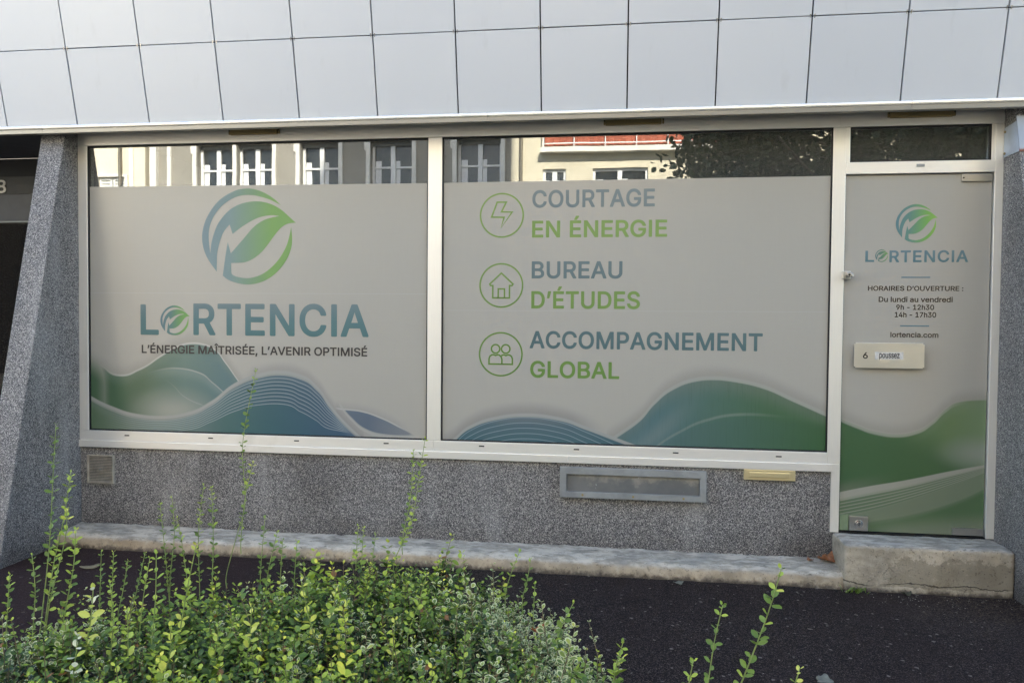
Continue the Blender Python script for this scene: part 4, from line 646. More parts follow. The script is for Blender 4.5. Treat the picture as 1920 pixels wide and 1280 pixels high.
def glyph(ch, bold):
    """filled mesh data (verts, faces) of one character"""
    if (ch, bold) not in GCACHE:
        cont = GL[ch+bold][1]; ar = [area(outline(q)) for q in cont]; big = max(range(len(cont)), key=lambda i: abs(ar[i]))
        outer = [i for i in range(len(cont)) if ar[i]*ar[big] > 0]; holes = {i: [] for i in outer}
        for i in range(len(cont)):
            if i in holes: continue
            p = outline(cont[i])[0]; own = [o for o in outer if inside(p, outline(cont[o]))] or [big]
            holes[min(own, key=lambda o: abs(ar[o]))].append(i)
        V, F = [], []
        for layer, o in enumerate(outer):          # overlapping strokes lie on separate thin layers
            me = curve_mesh([['P', outline(cont[i])] for i in [o]+holes[o]]); n = len(V)
            V += [Vector((v.co.x, v.co.y, layer)) for v in me.vertices]; F += [tuple(n+i for i in p.vertices) for p in me.polygons]; bpy.data.meshes.remove(me)
        GCACHE[ch, bold] = (V, F)
    return GCACHE[ch, bold]
def word(text, x0, x1, z0, z1, mat, parent, bold='*', track=0, y=.0172, name='lettering'):
    """set text between x0..x1 with its capital height from z0 to z1"""
    pen = 0; parts = [MB()]; thick = .018 if bold else .012
    for ch in text:
        if GL[ch+bold][1]:
            v, f = glyph(ch, bold); m = parts[-1]; n = len(m.v); m.v += [(p.x + pen/1000, p.y, p.z*.00025) for p in v]; m.f += [tuple(n+i for i in q) for q in f]
        else: parts.append(MB())
        pen += GL[ch+bold][0] + track
    xs = [v[0] for m in parts for v in m.v]; a, b = min(xs), max(xs); top, bot = .509+thick, -thick
    sx, sz = (x1-x0)/(b-a), (z1-z0)/(top-bot); o = None
    for m in parts:
        m.v = [(x0+(v[0]-a)*sx, y-v[2], z0+(v[1]-bot)*sz) for v in m.v]
        me = bpy.data.meshes.new(name); me.from_pydata(m.v, [], m.f); me.update()
        o = mob(name, me, mat, parent)
    return o
word('L', -3.371, -3.230, 1.476, 1.694, P_WORD_L, W1); word('RTENCIA', -2.966, -1.678, 1.478, 1.702, P_WORD_L, W1, '*', 22)
word('L’ÉNERGIE MAÎTRISÉE, L’AVENIR OPTIMISÉ', -3.363, -1.687, 1.345, 1.404, P_DARK, W1, '*')
word('COURTAGE', -.556, .244, 2.348, 2.463, P_GREY, W2, '*', 14); word('EN ÉNERGIE', -.556, .325, 2.151, 2.262, P_GREEN, W2, '*', 14)
word('BUREAU', -.556, .041, 1.881, 1.994, P_GREY, W2, '*', 14); word('D’ÉTUDES', -.557, .157, 1.682, 1.797, P_GREEN, W2, '*', 14)
word('ACCOMPAGNEMENT', -.565, .935, 1.417, 1.532, P_GREY, W2, '*', 14); word('GLOBAL', -.560, .029, 1.222, 1.333, P_GREEN, W2, '*', 14)
word('L', 1.547, 1.600, 1.986, 2.056, P_WORD_D, DOOR); word('RTENCIA', 1.690, 2.149, 1.984, 2.057, P_WORD_D, DOOR, '*', 40)
word('HORAIRES D’OUVERTURE :', 1.567, 2.126, 1.806, 1.8365, P_DARK2, DOOR, '*')
word('Du lundi au vendredi', 1.632, 2.066, 1.736, 1.769, P_DARK2, DOOR, '*')
word('9h - 12h30', 1.737, 1.959, 1.688, 1.720, P_DARK2, DOOR, '*')
word('14h - 17h30', 1.729, 1.972, 1.641, 1.674, P_DARK2, DOOR, '*')
word('lortencia.com', 1.706, 1.988, 1.516, 1.549, P_DARK2, DOOR, '*')
for z in (1.890, 1.588): box('rule', 1.763, 1.932, .0170, .0176, z-.0035, z+.0035, P_BAR, DOOR)
LOGO = json.loads('''[[[357,322]],[[285,386],[183,449],[83,487],[-19,500],[-121,487],[-222,448],[-326,382],[-408,293],[-471,193],[-507,93],[-520,6],[-513,-81],[-487,-168],[-441,-254]],[[-356,-367]],[[-353,-265],[-350,-178],[-329,-82],[-296,13],[-254,81]],[[-210,127]],[],[[-177,28]],[[-91,90],[1,147],[103,193],[183,213],[264,220]],[[341,210]],[[264,196],[183,175],[103,133],[32,75],[-50,-16],[-122,-93]],[[-198,-175]],[],[[-231,-58]],[[-252,-169],[-273,-304]],[[-288,-407]],[[-224,-454],[-122,-487],[-20,-500],[82,-491],[183,-458],[285,-395],[375,-304],[436,-210],[471,-114],[480,-19]],[[469,97]],[[451,9],[426,-76],[385,-162],[326,-247],[245,-328],[153,-391],[62,-424],[-20,-436],[-112,-424],[-173,-403]],[[-191,-379]],[],[[-194,-275]],[[-122,-275],[-40,-268],[41,-237],[124,-180],[194,-108],[264,-18],[335,67],[396,115],[456,135]],[[520,139]],[[445,204],[356,278],[255,332],[143,361],[32,364],[-80,343],[-192,292],[-279,216],[-347,126],[-393,15],[-417,-81]],[[-427,-178]],[[-439,-91],[-445,6],[-435,102],[-397,198],[-336,284],[-254,355],[-161,406],[-59,431],[43,430],[143,410],[245,377]]]''')
def emblem(cx, cz, w, h, mat, parent):
    flat = [[p for p in seg] for seg in LOGO]; pts = []; n = len(flat)
    for i in range(0, n, 2):
        a = flat[i][0]; b = flat[(i+2) % n][0]; mid = flat[i+1]
        P = [Vector((q[0], q[1], 0)) for q in [a]+mid+[b]]
        pts += [(p.x/1000, p.y/1000) for p in (spline(P, 4) if len(P) > 2 else P)[:-1]]
    me = curve_mesh([['P', pts]])
    if me.materials: me.materials.clear()
    flatten(me, lambda p: Vector((cx + p.x*w/1.04, .0172, cz + p.y*h)))
    return mob('emblem', me, mat, parent)
emblem(-2.5505, 2.171, .695, .668, P_LOGO_L, W1); emblem(-3.106, 1.581, .224, .212, P_LOGO_LS, W1)
emblem(1.8455, 2.224, .245, .238, P_LOGO_D, DOOR); emblem(1.645, 2.0245, .078, .078, P_LOGO_DS, DOOR)
def ribbon(lines, w, y=.0172):
    m = MB()
    for pts, closed in lines:
        P = [Vector((p[0], 0, p[1])) for p in pts]; n = len(P); L, R = [], []
        for i in range(n):
            a = P[i-1] if (i or closed) else None; b = P[(i+1) % n] if (i < n-1 or closed) else None
            d1 = (P[i]-a).normalized() if a else (b-P[i]).normalized(); d2 = (b-P[i]).normalized() if b else d1
            n1 = Vector((-d1.z, 0, d1.x)); n2 = Vector((-d2.z, 0, d2.x)); mm = n1+n2
            mm = mm/max(mm.length_squared*.5, .5) if mm.length > 1e-6 else n1
            ext = Vector((0,0,0))
            if not a: ext = -d2*w/2
            if not b: ext = d1*w/2
            L.append(P[i]+ext+mm*w/2); R.append(P[i]+ext-mm*w/2)
        base = len(m.v)
        for l, r in zip(L, R): m.v += [(l.x, y, l.z), (r.x, y, r.z)]
        for i in range(n if closed else n-1):
            j = (i+1) % n; m.f.append((base+2*i, base+2*i+1, base+2*j+1, base+2*j))
    me = bpy.data.meshes.new('ribbon'); me.from_pydata(m.v, [], m.f); me.update(); return me
def circ(cx, cz, r, n=48, a0=0, a1=360): return [(cx+r*math.cos(rad(a0+(a1-a0)*i/n)), cz+r*math.sin(rad(a0+(a1-a0)*i/n))) for i in range(n + (a1-a0 < 360))]
U_ = .1455/138
def icon(cx, cz, shapes, name):
    ls = [(circ(cx, cz, .1440, 64), True)]
    for pts, cl in shapes: ls.append(([(cx + px*U_, cz - py*U_) for px, py in pts], cl))
    mob('icon', ribbon(ls, .0105), P_GREEN, W2, label=name)
bolt = [(-30,-83),(28,-83),(-2,-22),(66,-20),(-5,80),(15,13),(-65,10)]
icon(-.760, 2.300, [(bolt, True)], 'green lightning bolt outline in a circle')
house = [(-74,-9),(0,-78),(75,-9),(69,1),(53,1),(53,79),(-54,79),(-54,1),(-69,1)]
icon(-.760, 1.834, [(house, True), ([(-19,79),(-19,22),(21,22),(21,79)], False)], 'green house outline in a circle')
def head(x): return ([(x+27*math.cos(rad(a)), -34+27*math.sin(rad(a))) for a in range(0, 360, 15)], True)
bl = [(-75,63),(-75,30),(-70,14),(-58,5),(-46,3),(-33,8),(-20,3),(-8,6),(3,16),(8,32),(8,63)]
br = [(8,63),(75,63),(75,30),(70,14),(58,5),(46,3),(33,8),(20,3),(8,7)]
icon(-.760, 1.374, [head(-33), head(32), (bl, True), (br, False)], 'green outline of two people in a circle')

# ------------------------------------------------------------------ door fittings
def patch(x0, x1, z0, z1): return box('hinge', x0, x1, .004, .018, z0, z1, STEEL, DOOR, bevel=.002, label='steel pivot patch on the door corner')
patch(2.098, 2.272, 2.476, 2.522); patch(2.092, 2.272, .292, .336)
for x, z in ((2.106,2.498),): mob('screw', MB().cyl((x,.001,z), (0,1,0), .005, .004, 10).mesh(), DARK, DOOR)
lk = box('lock', 1.478, 1.592, -.004, .0165, .294, .386, STEEL, DOOR, bevel=.003, label='square steel floor lock with round cylinder')
m = MB(); m.cyl((1.534,-.012,.338), (0,1,0), .026, .010, 24); m.cyl((1.534,-.018,.338), (0,1,0), .017, .008, 20)
mob('lock_cylinder', m.mesh(), CHROME, DOOR, bevel=.0015)
box('keyhole', 1.5325, 1.5355, -.0195, -.0175, .326, .350, BLACK, DOOR)
box('glass_corner', 1.4235, 1.4765, .006, .0165, .292, .392, CORNER, DOOR, bevel=.002)
FRONT_LOCK = box('latch', 1.404, 1.450, -.030, .016, 1.876, 1.926, STEEL, FRONT, bevel=.003, label='small square steel latch on the door edge')
m = MB(); m.cyl((1.436,-.052,1.902), (0,1,0), .0165, .024, 20); mob('latch_knob', m.mesh(), CHROME, FRONT_LOCK, bevel=.002)
mob('latch_hole', MB().cyl((1.436,-.0535,1.902), (0,1,0), .006, .002, 12).mesh(), BLACK, FRONT_LOCK)
box('latch_bolt', 1.4515, 1.463, -.034, -.018, 1.890, 1.912, CHROME, FRONT_LOCK, bevel=.002)
PL = mob('push_plate', MB().box(1.484, 1.898, -.014, -.009, 1.323, 1.4815).mesh(), PLATE, DOOR, label='brushed steel push plate with number and sticker')
bm = bmesh.new(); bm.from_mesh(PL.data)
bmesh.ops.bevel(bm, geom=[e for e in bm.edges if abs(e.verts[0].co.y-e.verts[1].co.y) > .003], offset=.008, segments=4, affect='EDGES')
bm.to_mesh(PL.data); bm.free()
b = PL.modifiers.new('bevel', 'BEVEL'); b.width = .0015; b.segments = 2; b.limit_method = 'ANGLE'
for x in (1.52, 1.86): mob('spacer', MB().cyl((x, -.009, 1.402), (0,1,0), .008, .027, 12).mesh(), CHROME, DOOR)
word('6', 1.536, 1.565, 1.382, 1.421, INK, DOOR, '*', y=-.0148, name='plate_number')
box('sticker', 1.607, 1.774, -.0148, -.0142, 1.378, 1.424, WHITEST, DOOR)
word('poussez', 1.632, 1.752, 1.386, 1.426, INK, DOOR, '*', y=-.0155)

# ------------------------------------------------------------------ small things on the wall
V = thing('air_vent', 'small weathered louvred air vent at the left end of the granite wall', 'vent', (-3.68, .012, .40))
hole_frame('frame', -3.783, -3.574, .398, .604, -3.771, -3.586, .410, .594, -.004, .016, VENTMAT, V, bevel=.0015)
box('vent_back', -3.772, -3.585, .010, .014, .409, .595, BLACK, V)
sl = MB().prism_x([(-.002,.0),(.009,.004),(.009,.0062),(-.002,.0028)], -.0925, .0925).mesh(); sl.materials.append(VENTMAT)
for i in range(16): mob('slat', sl, None, V, loc=(-3.6785, 0, .4125 + i*.0113))
mob('screw', MB().cyl((-3.68,-.005,.501), (0,1,0), .005, .004, 10).mesh(), GREYPAINT, V)
LB = thing('letter_box', 'long grey steel letter box flap with flaking paint under the right window', 'letter box', (.12, .0, .44))
hole_frame('frame', -.352, .594, .438, .638, -.308, .553, .477, .592, -.026, .012, GREYPAINT, LB, bevel=.003)
def m_flap():
    M = Mat('scuffed grey flap'); n = M.noise(3.5, 5, .6); n2 = M.noise(30, 4)
    col = mixc(M.nt, sm(M.nt, .35, .65, n), c(98,99,98), c(114,114,111))
    peel = sm(M.nt, .50, .62, M.noise(4.2, 5, .7)*.75 + (M.z-.477)*3.2*.55)
    col = mixc(M.nt, peel*.55, col, c(168,162,148)); col = mixc(M.nt, sm(M.nt, .68, .72, n2)*.7, col, c(206,206,204))
    M.set(base=col, rough=.5, metal=.1).bump(peel, .2, .003); return M.m
box('flap', -.307, .552, -.006, .010, .478, .591, m_flap(), LB, bevel=.002)
for x in (-.205, .124, .446):
    for z, mt in ((.616, GREYPAINT), (.459, BRONZE)): mob('screw', MB().cyl((x+.004*(z < .5),-.030,z), (0,1,0), .0075, .005, 10).mesh(), mt, LB, bevel=.001)
BS = thing('mail_slot', 'small pale brass mail slot beneath the window sill', 'mail slot', (.98, .0, .594))
box('plate', .829, 1.146, -.010, .012, .594, .661, BRASS, BS, bevel=.003)
box('flap', .860, 1.112, -.016, -.0105, .613, .645, BRASS, BS, bevel=.003)
# bracket sheet folded round the right pillar
BR = thing('metal_plate', 'rust-edged pale blue metal sheet wrapped round the top of the right pillar', 'metal plate', (2.34, -.1, 2.6))
def strip(pts, t, name, mat):
    m = MB(); n = len(pts); m.v = [tuple(p) for p in pts] + [tuple(Vector(p)+Vector(t)) for p in pts]
    m.f = [tuple(range(n)), tuple(range(2*n-1, n-1, -1))] + [(i, (i+1) % n, n+(i+1) % n, n+i) for i in range(n)]
    return mob(name, m.mesh(), mat, BR)
def m_rust():
    M = Mat('pale sheet with rust'); n = M.noise(26, 6, .7)
    edge = sm(M.nt, 2.665, 2.612, M.z + (n-.5)*.10)
    col = mixc(M.nt, sm(M.nt, .42, .6, edge*n*1.3), c(150,158,166), c(118,70,46)); M.set(base=col, rough=.6, metal=.1); return M.m
strip([(2.3305,-.004,2.615),(2.3305,fin_y(2.615)-.004,2.615),(2.3305,fin_y(2.80)-.004,2.80),(2.3305,-.004,2.79)], (-.004,0,0), 'side_sheet', BLUEPLATE)
strip([(2.3265,fin_y(2.615)-.0045,2.612),(2.525,fin_y(2.615)-.0045,2.612),(2.525,fin_y(2.83)-.0045,2.83),(2.3265,fin_y(2.83)-.0045,2.83)], (0,-.005,0), 'front_sheet', m_rust())
for z in (2.635, 2.765): mob('bolt', MB().cyl((2.3255,-.022,z), (-1,0,0), .008, .006, 8).mesh(), BRONZE, BR)

# ------------------------------------------------------------------ door step
ST = mob('door_step', rough_box((1.380,-.262,-.06), (2.331,.012,.276), (90,26,32), .022, .006, 6, 3, .0014, 60), CONC2)
tag(ST, 'cracked and stained concrete step below the glass door', 'step')

# ------------------------------------------------------------------ dark entrance left of the pillar
EN = thing('entrance', 'dark recessed entrance with glazed door left of the granite pillar', 'entrance', (-6, .55, 0))
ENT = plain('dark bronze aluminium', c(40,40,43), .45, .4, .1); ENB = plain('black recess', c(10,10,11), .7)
ENS = plain('brown grey strip', c(40,38,34), .6)
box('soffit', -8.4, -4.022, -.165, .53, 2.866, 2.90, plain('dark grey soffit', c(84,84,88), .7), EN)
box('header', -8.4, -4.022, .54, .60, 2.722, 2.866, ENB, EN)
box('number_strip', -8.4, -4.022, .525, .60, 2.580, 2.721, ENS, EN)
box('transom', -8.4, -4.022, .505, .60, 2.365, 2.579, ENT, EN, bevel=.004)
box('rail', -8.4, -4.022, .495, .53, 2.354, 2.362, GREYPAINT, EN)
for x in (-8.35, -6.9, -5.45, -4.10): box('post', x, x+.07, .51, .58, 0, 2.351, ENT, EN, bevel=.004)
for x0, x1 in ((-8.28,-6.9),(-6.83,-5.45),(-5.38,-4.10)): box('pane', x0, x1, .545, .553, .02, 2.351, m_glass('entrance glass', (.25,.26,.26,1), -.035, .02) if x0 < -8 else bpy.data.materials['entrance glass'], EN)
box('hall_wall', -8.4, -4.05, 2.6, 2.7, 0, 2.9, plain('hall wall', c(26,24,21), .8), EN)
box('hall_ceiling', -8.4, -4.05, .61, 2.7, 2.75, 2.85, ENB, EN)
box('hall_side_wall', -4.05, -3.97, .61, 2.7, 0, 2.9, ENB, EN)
mbx = plain('mailbox bank', c(70,74,84), .5, .3)
for i in range(4):
    for j in range(3): box('mailbox', -5.6+j*.34, -5.29+j*.34, 2.45, 2.599, 1.05+i*.22, 1.24+i*.22, mbx, EN, bevel=.004)
NUM = word('8', -4.962, -4.874, 2.592, 2.695, plain('white number', c(200,196,186), .5), None, '', y=.519, name='house_number')
NUM.data.transform(Matrix.Translation((0, 0, 0)))
sol = NUM.modifiers.new('thickness', 'SOLIDIFY'); sol.thickness = .004
tag(NUM, 'pale house number on the brown strip over the dark entrance', 'house number')

# ------------------------------------------------------------------ across the street (seen in the clear strip of the glass)
YF = -13.0
CREAM = plain('cream render', c(222,212,186), .85, 0, .06, 1.2); CREAM2 = plain('sandy cream render', c(220,209,180), .85, 0, .06, 1.2)
TAUPE = plain('taupe render', c(150,144,130), .85, 0, .05, 1.5); WHITESTONE = plain('pale stone trim', c(236,230,214), .75, 0, .04, 3)
WINFRAME = plain('white window paint', c(238,236,228), .5, 0, .03); CURTAIN = plain('white curtain', c(236,236,232), .9, 0, .05, 6)
OPGLASS = Mat('dark far glass').set(base=c(38,42,44), rough=.12, spec=.5).m
ROOFT = plain('clay roof tiles', c(150,92,66), .85, 0, .12, 6); SHUT = plain('white shutter paint', c(228,226,216), .6, 0, .04)
PIPE = plain('zinc downpipe', c(120,112,96), .5, .4, .1); RED = plain('brick red balcony canvas', c(172,92,66), .8, 0, .08, 3)
def fwindow(B, x0, x1, z0, z1, rows=2, curtain=True, blind=0.0, y=YF, deep=.22):
    """a window unit standing in its opening: pane, frame, mullion, transom, curtains"""
    w = box('window', x0, x1, y-deep-.02, y-deep, z0, z1, OPGLASS, B)
    hole_frame('window_frame', x0, x1, z0, z1, x0+.06, x1-.06, z0+.06, z1-.06, y-deep-.0, y-deep+.05, WINFRAME, w)
    xm = (x0+x1)/2; box('mullion', xm-.055, xm+.055, y-deep+.001, y-deep+.06, z0+.06, z1-.06, WINFRAME, w)
    if rows > 1:
        zt = z0 + (z1-z0)*.70
        for a, b in ((x0+.06, xm-.055), (xm+.055, x1-.06)): box('transom', a, b, y-deep+.001, y-deep+.045, zt-.022, zt+.022, WINFRAME, w)
    if curtain:
        for a, b in ((x0+.07, x0+.07+(x1-x0)*.14), (xm+.06, xm+.06+(x1-x0)*.10)): box('curtain', a, b, y-deep+.0005, y-deep+.006, z0+.07, z0+(z1-z0)*.78, CURTAIN, w)
    if blind: box('blind', x0+.01, x1-.01, y-deep+.051, y-deep+.075, z1-blind, z1-.001, plain('grey roller blind', c(96,98,96), .7) if 'grey roller blind' not in bpy.data.materials else bpy.data.materials['grey roller blind'], w)
    return w
def facade(B, mat, x0, x1, z0, z1, holes, t=.35, y=YF):
    """wall sheet with thickness, cut round rectangular openings (holes share one storey band)"""
    hz = sorted({(h[2], h[3]) for h in holes}); z = z0
    for a, b in hz:
        if a > z: box('wall', x0, x1, y-t, y, z, a, mat, B)
        x = x0
        for h in sorted(q for q in holes if (q[2], q[3]) == (a, b)):
            if h[0] > x: box('wall', x, h[0], y-t, y, a, b, mat, B)
            x = h[1]
        if x1 > x: box('wall', x, x1, y-t, y, a, b, mat, B)
        z = b
    box('wall', x0, x1, y-t, y, z, z1, mat, B)
    box('wall', x0, x1, y-8, y-t-.6, 0, z1, mat, B)
# cream house with shutters
B1 = thing('cream_house', 'sunlit cream house with louvred shutters at the far left of the reflection', 'building', (-15, -14, 0))
h1 = [(-13.339+.08, -12.429-.08, 4.45, 5.20)]
facade(B1, CREAM, -19, -11.98, 0, 9, h1)
hole_frame('window_surround', -13.339, -12.429, 4.42, 5.26, -13.259, -12.509, 4.45, 5.2, YF-.005, YF+.06, WHITESTONE, B1)
for a, b in ((-13.25,-12.90),(-12.87,-12.52)):
    s = hole_frame('shutter', a, b, 4.46, 5.18, a+.05, b-.05, 4.51, 5.12, YF-.06, YF-.02, SHUT, B1)
    for i in range(8): box('slat', a+.051, b-.051, YF-.055, YF-.028, 4.515+i*.075, 4.515+i*.075+.05, SHUT, s)
mob('downpipe', MB().cyl((-12.62, YF+.07, 0), (0,0,1), .045, 8.8, 12).mesh(), PIPE, B1); box('pilaster', -12.378, -12.278, YF, YF+.05, 0, 8.9, WHITESTONE, B1)
box('added_dark_base', -19, -12.45, YF+.001, YF+.10, 0, 4.15, plain('added dark base', c(50,44,40), .6), B1)  # added dark band so the entrance glass reflects something dark
box('roof', -19.2, -11.9, YF-8.4, YF+.5, 9, 9.25, ROOFT, B1)
# taupe house with white window surrounds
B2 = thing('taupe_house', 'taupe house with tall windows in white stone surrounds across the street', 'building', (-7, -14, 0))
wins = [(-10.545,-9.573), (-9.476,-8.519), (-7.809,-6.804), (-6.0,-4.95), (-3.84,-2.76)]
z0, z1 = 3.9, 5.96
facade(B2, TAUPE, -11.78, -2.509, 0, 10, [(a, b, z0, z1) for a, b in wins])
for a, b in wins:
    fwindow(B2, a, b, z0, z1, 2, True, .10)
    for q0, q1 in ((a-.10, a-.001), (b+.001, b+.10)):
        if q0 < -9.5 < q1 and a > -9.5: continue
        box('window_surround', q0, min(q1, -9.4761) if a < -10 and q0 > -9.6 else q1, YF+.001, YF+.06, z0, z1+.06, WHITESTONE, B2)
    box('window_ear', a-.15, a-.101, YF+.001, YF+.055, z1-.22, z1+.06, WHITESTONE, B2) if a != -9.476 else None
    box('lintel', a-.02 if a == -9.476 else a-.16, b+.06 if a == -10.545 else b+.16, YF+.001, YF+.09, z1+.061, z1+.26, WHITESTONE, B2)
    box('window_sill', a-.08, b+.08, YF+.0, YF+.12, z0-.12, z0-.001, WHITESTONE, B2)
box('pilaster', -11.78, -11.605, YF+.001, YF+.12, 0, 9.9, WHITESTONE, B2); box('pilaster', -11.332, -11.233, YF+.001, YF+.06, 0, 9.9, WHITESTONE, B2)
box('cornice', -11.9, -2.4, YF-.1, YF+.4, 10, 10.3, WHITESTONE, B2)
# cream apartment block with the red balcony
B3 = thing('cream_apartments', 'cream apartment block with a red balcony behind the street tree', 'building', (3, -14, 0))
h3 = [(-1.744,-1.207,4.1,5.198), (-.578,.71,4.1,5.198), (3.0,4.2,4.1,5.198), (5.6,6.8,4.1,5.198)]
facade(B3, CREAM2, -2.509, 14, 0, 12, h3)
for a, b, p, q in h3: fwindow(B3, a, b, p, q, 1, True, 0, deep=.12)
mob('downpipe', MB().cyl((-2.272, YF+.06, 0), (0,0,1), .04, 11.5, 12).mesh(), PIPE, B3)
box('balcony_slab', -1.80, 3.4, YF+.001, YF+.24, 5.55, 5.665, WHITESTONE, B3)
cv = MB(); nx = 90                                            # pleated canvas behind the rail
for i in range(nx+1):
    x = -1.70 + 5.0*i/nx; yy = YF+.14+.012*math.sin(i*1.9)
    cv.v += [(x, yy, 5.70), (x, yy, 6.62)]
for i in range(nx): cv.f.append((2*i, 2*i+2, 2*i+3, 2*i+1))
mob('balcony_canvas', cv.mesh(), RED, B3)
rl = box('rail', -1.76, 3.36, YF+.19, YF+.215, 5.735, 5.760, WINFRAME, B3); box('rail', -1.76, 3.36, YF+.19, YF+.215, 6.60, 6.63, WINFRAME, B3)
for i in range(8): box('post', -1.74+i*.72, -1.715+i*.72, YF+.189, YF+.216, 5.666, 6.599, WINFRAME, B3)
box('roof', -2.6, 14.2, YF-8, YF+.5, 12, 12.3, WHITESTONE, B3)

# ------------------------------------------------------------------ leaves
def leaf_arrays(P, D, Nn, Ln, Wd, fold=.22):
    """fan leaves: base, sides, tip, centre; returns verts, tris, edge-mask"""
    S = np.cross(D, Nn); S /= np.linalg.norm(S, axis=1)[:, None] + 1e-9
    Nn = np.cross(S, D)
    prof = [(0, 0, 0), (.22, -.36, .02), (.55, -.5, .06), (.84, -.30, .03), (1, 0, -.05), (.84, .30, .03), (.55, .5, .06), (.22, .36, .02), (.52, 0, -fold*.5)]
    V = np.stack([P + D*(Ln*a)[:, None] + S*(Wd*b)[:, None] + Nn*(Wd*h)[:, None] for a, b, h in prof], 1)
    n = len(P); k = len(prof)
    T = np.array([(i, (i+1) % 8, 8) for i in range(8)])
    F = (np.arange(n)[:, None, None]*k + T[None]).reshape(-1, 3)
    edge = np.tile(np.array([.7]+[1.]*7+[0.]), n)
    return V.reshape(-1, 3), F, edge, k
def np_mesh(name, V, F, attrs):
    me = bpy.data.meshes.new(name); me.vertices.add(len(V)); me.vertices.foreach_set('co', V.astype(np.float32).ravel())
    me.loops.add(F.size); me.loops.foreach_set('vertex_index', F.astype(np.int32).ravel())
    me.polygons.add(len(F)); me.polygons.foreach_set('loop_start', np.arange(0, F.size, 3, dtype=np.int32))
    me.update(calc_edges=True)
    me.polygons.foreach_set('use_smooth', np.ones(len(F), dtype=bool))
    for an, (typ, arr) in attrs.items():
        a = me.attributes.new(an, typ, 'POINT')
        a.data.foreach_set('color' if typ == 'FLOAT_COLOR' else 'value', arr.astype(np.float32).ravel())
    return me
def attr(nt, name, out):
    n = nt.nodes.new('ShaderNodeAttribute'); n.attribute_name = name; return X(nt, n.outputs[out])
def leafy(M, col, rough=.42, tl=.30):
    nt = M.nt; M.set(base=col, rough=rough, spec=.45)
    t = nt.nodes.new('ShaderNodeBsdfTranslucent'); nt.links.new(col.k, t.inputs[0])
    mx = nt.nodes.new('ShaderNodeMixShader'); mx.inputs[0].default_value = tl
    nt.links.new(M.b.outputs[0], mx.inputs[1]); nt.links.new(t.outputs[0], mx.inputs[2]); nt.links.new(mx.outputs[0], M.out.inputs[0])
    return M.m
def m_massleaf():
    M = Mat('evergreen leaves'); tint = attr(M.nt, 'tint', 0); e = attr(M.nt, 'margin', 2); v = attr(M.nt, 'pale', 2)
    col = mixc(M.nt, sm(M.nt, .52, .80, e)*v, tint, c(214,214,164))
    return leafy(M, col)
LEAFM = m_massleaf()
def m_leaf(name, a, b):
    M = Mat(name); oi = M.nt.nodes.new('ShaderNodeObjectInfo'); r = X(M.nt, oi.outputs['Random'])
    col = mixc(M.nt, r, a, b); col = mixc(M.nt, sm(M.nt, .45, .7, M.noise(160, 3))*.2, col, tuple(q*.7 for q in a[:3])+(1,))
    return leafy(M, col, .4, .28)
LEAFS = [m_leaf('green leaf', c(98,124,50), c(134,158,66)), m_leaf('lime leaf', c(148,172,62), c(186,200,80)), m_leaf('yellow leaf', c(196,200,74), c(222,220,110)), m_leaf('cream leaf', c(226,224,180), c(238,236,214))]
STEMS = [plain('green stem', c(138,152,84), .6, 0, .1, 40), plain('brown twig', c(112,98,66), .7, 0, .12, 40)]

YB = [(-3.6,-2.1),(-2.7,-2.0),(-2.52,-1.9),(-2.36,-1.75),(-2.08,-1.55),(-1.71,-1.45),(-1.49,-1.3),(-1.22,-1.25),(-.8,-1.25),(-.51,-1.4),(-.37,-1.5),(-.2,-1.7),(-.08,-1.9),(.07,-2.12),(.2,-2.35),(.34,-2.65),(.4,-2.9)]
HB = [(-3.6,.15),(-2.7,.17),(-2.36,.21),(-1.71,.25),(-1.22,.35),(-.8,.39),(-.51,.32),(-.2,.24),(.07,.25),(.34,.22)]
def hmap(x, y):
    yb = np.interp(x, [p[0] for p in YB], [p[1] for p in YB]); hb = np.interp(x, [p[0] for p in HB], [p[1] for p in HB])
    d = np.clip((yb - y)/.75, 0, 1); d = d*d*(3-2*d)
    top = np.interp(x, [-3.6,-2.4,-1.2,-.2,.15,.4], [.33,.36,.42,.44,.36,.22])
    return hb + (top-hb)*d, yb
def nz(x, y, f, s): return np.array([noise.noise(Vector((a*f, b*f, s))) for a, b in zip(x, y)])
N = 4300
sx = rng.uniform(-3.1, .4, N); sy = rng.uniform(-3.05, -1.2, N)
hh, yb = hmap(sx, sy); keep = sy < yb + rng.normal(0, .03, N)
keep &= ~((sx < -2.0) & (sy > -2.2) & (rng.random(N) < .45))
keep &= ~((sx < -1.5) & (rng.random(N) < .28))
sx, sy, hh = sx[keep], sy[keep], hh[keep]; N = len(sx)
hh = hh*.80 + nz(sx, sy, 5.0, 2)*.06 + nz(sx, sy, 13, 5)*.06 + np.abs(rng.normal(0, .030, N))
tall = rng.random(N) < .12; hh = hh + tall*rng.uniform(.03, .16, N)
def bump2(x, y, cx, cy, r): return np.exp(-((x-cx)**2+(y-cy)**2)/r**2)
pv = 1.1*bump2(sx, sy, -.36, -1.80, .30) + .85*bump2(sx, sy, -.10, -2.2, .17) + .9*bump2(sx, sy, -.42, -2.62, .20) + .7*bump2(sx, sy, -2.35, -2.35, .22) + .35*bump2(sx, sy, -.95, -2.0, .18) + .10
stem_var = rng.random(N) < pv*.85
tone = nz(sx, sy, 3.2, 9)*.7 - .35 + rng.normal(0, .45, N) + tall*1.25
shr = np.digitize(sx + nz(sx, sy, 2.5, 21)*.15, [-1.75, -.80, -.02])
P, D, NN, L, W, T, VV, SH = [], [], [], [], [], [], [], []
twigs = [MB(), MB(), MB(), MB()]
greens = [np.array(c(*q)[:3]) for q in ((26,40,20),(58,82,36),(108,134,50),(172,188,64),(226,220,84))]
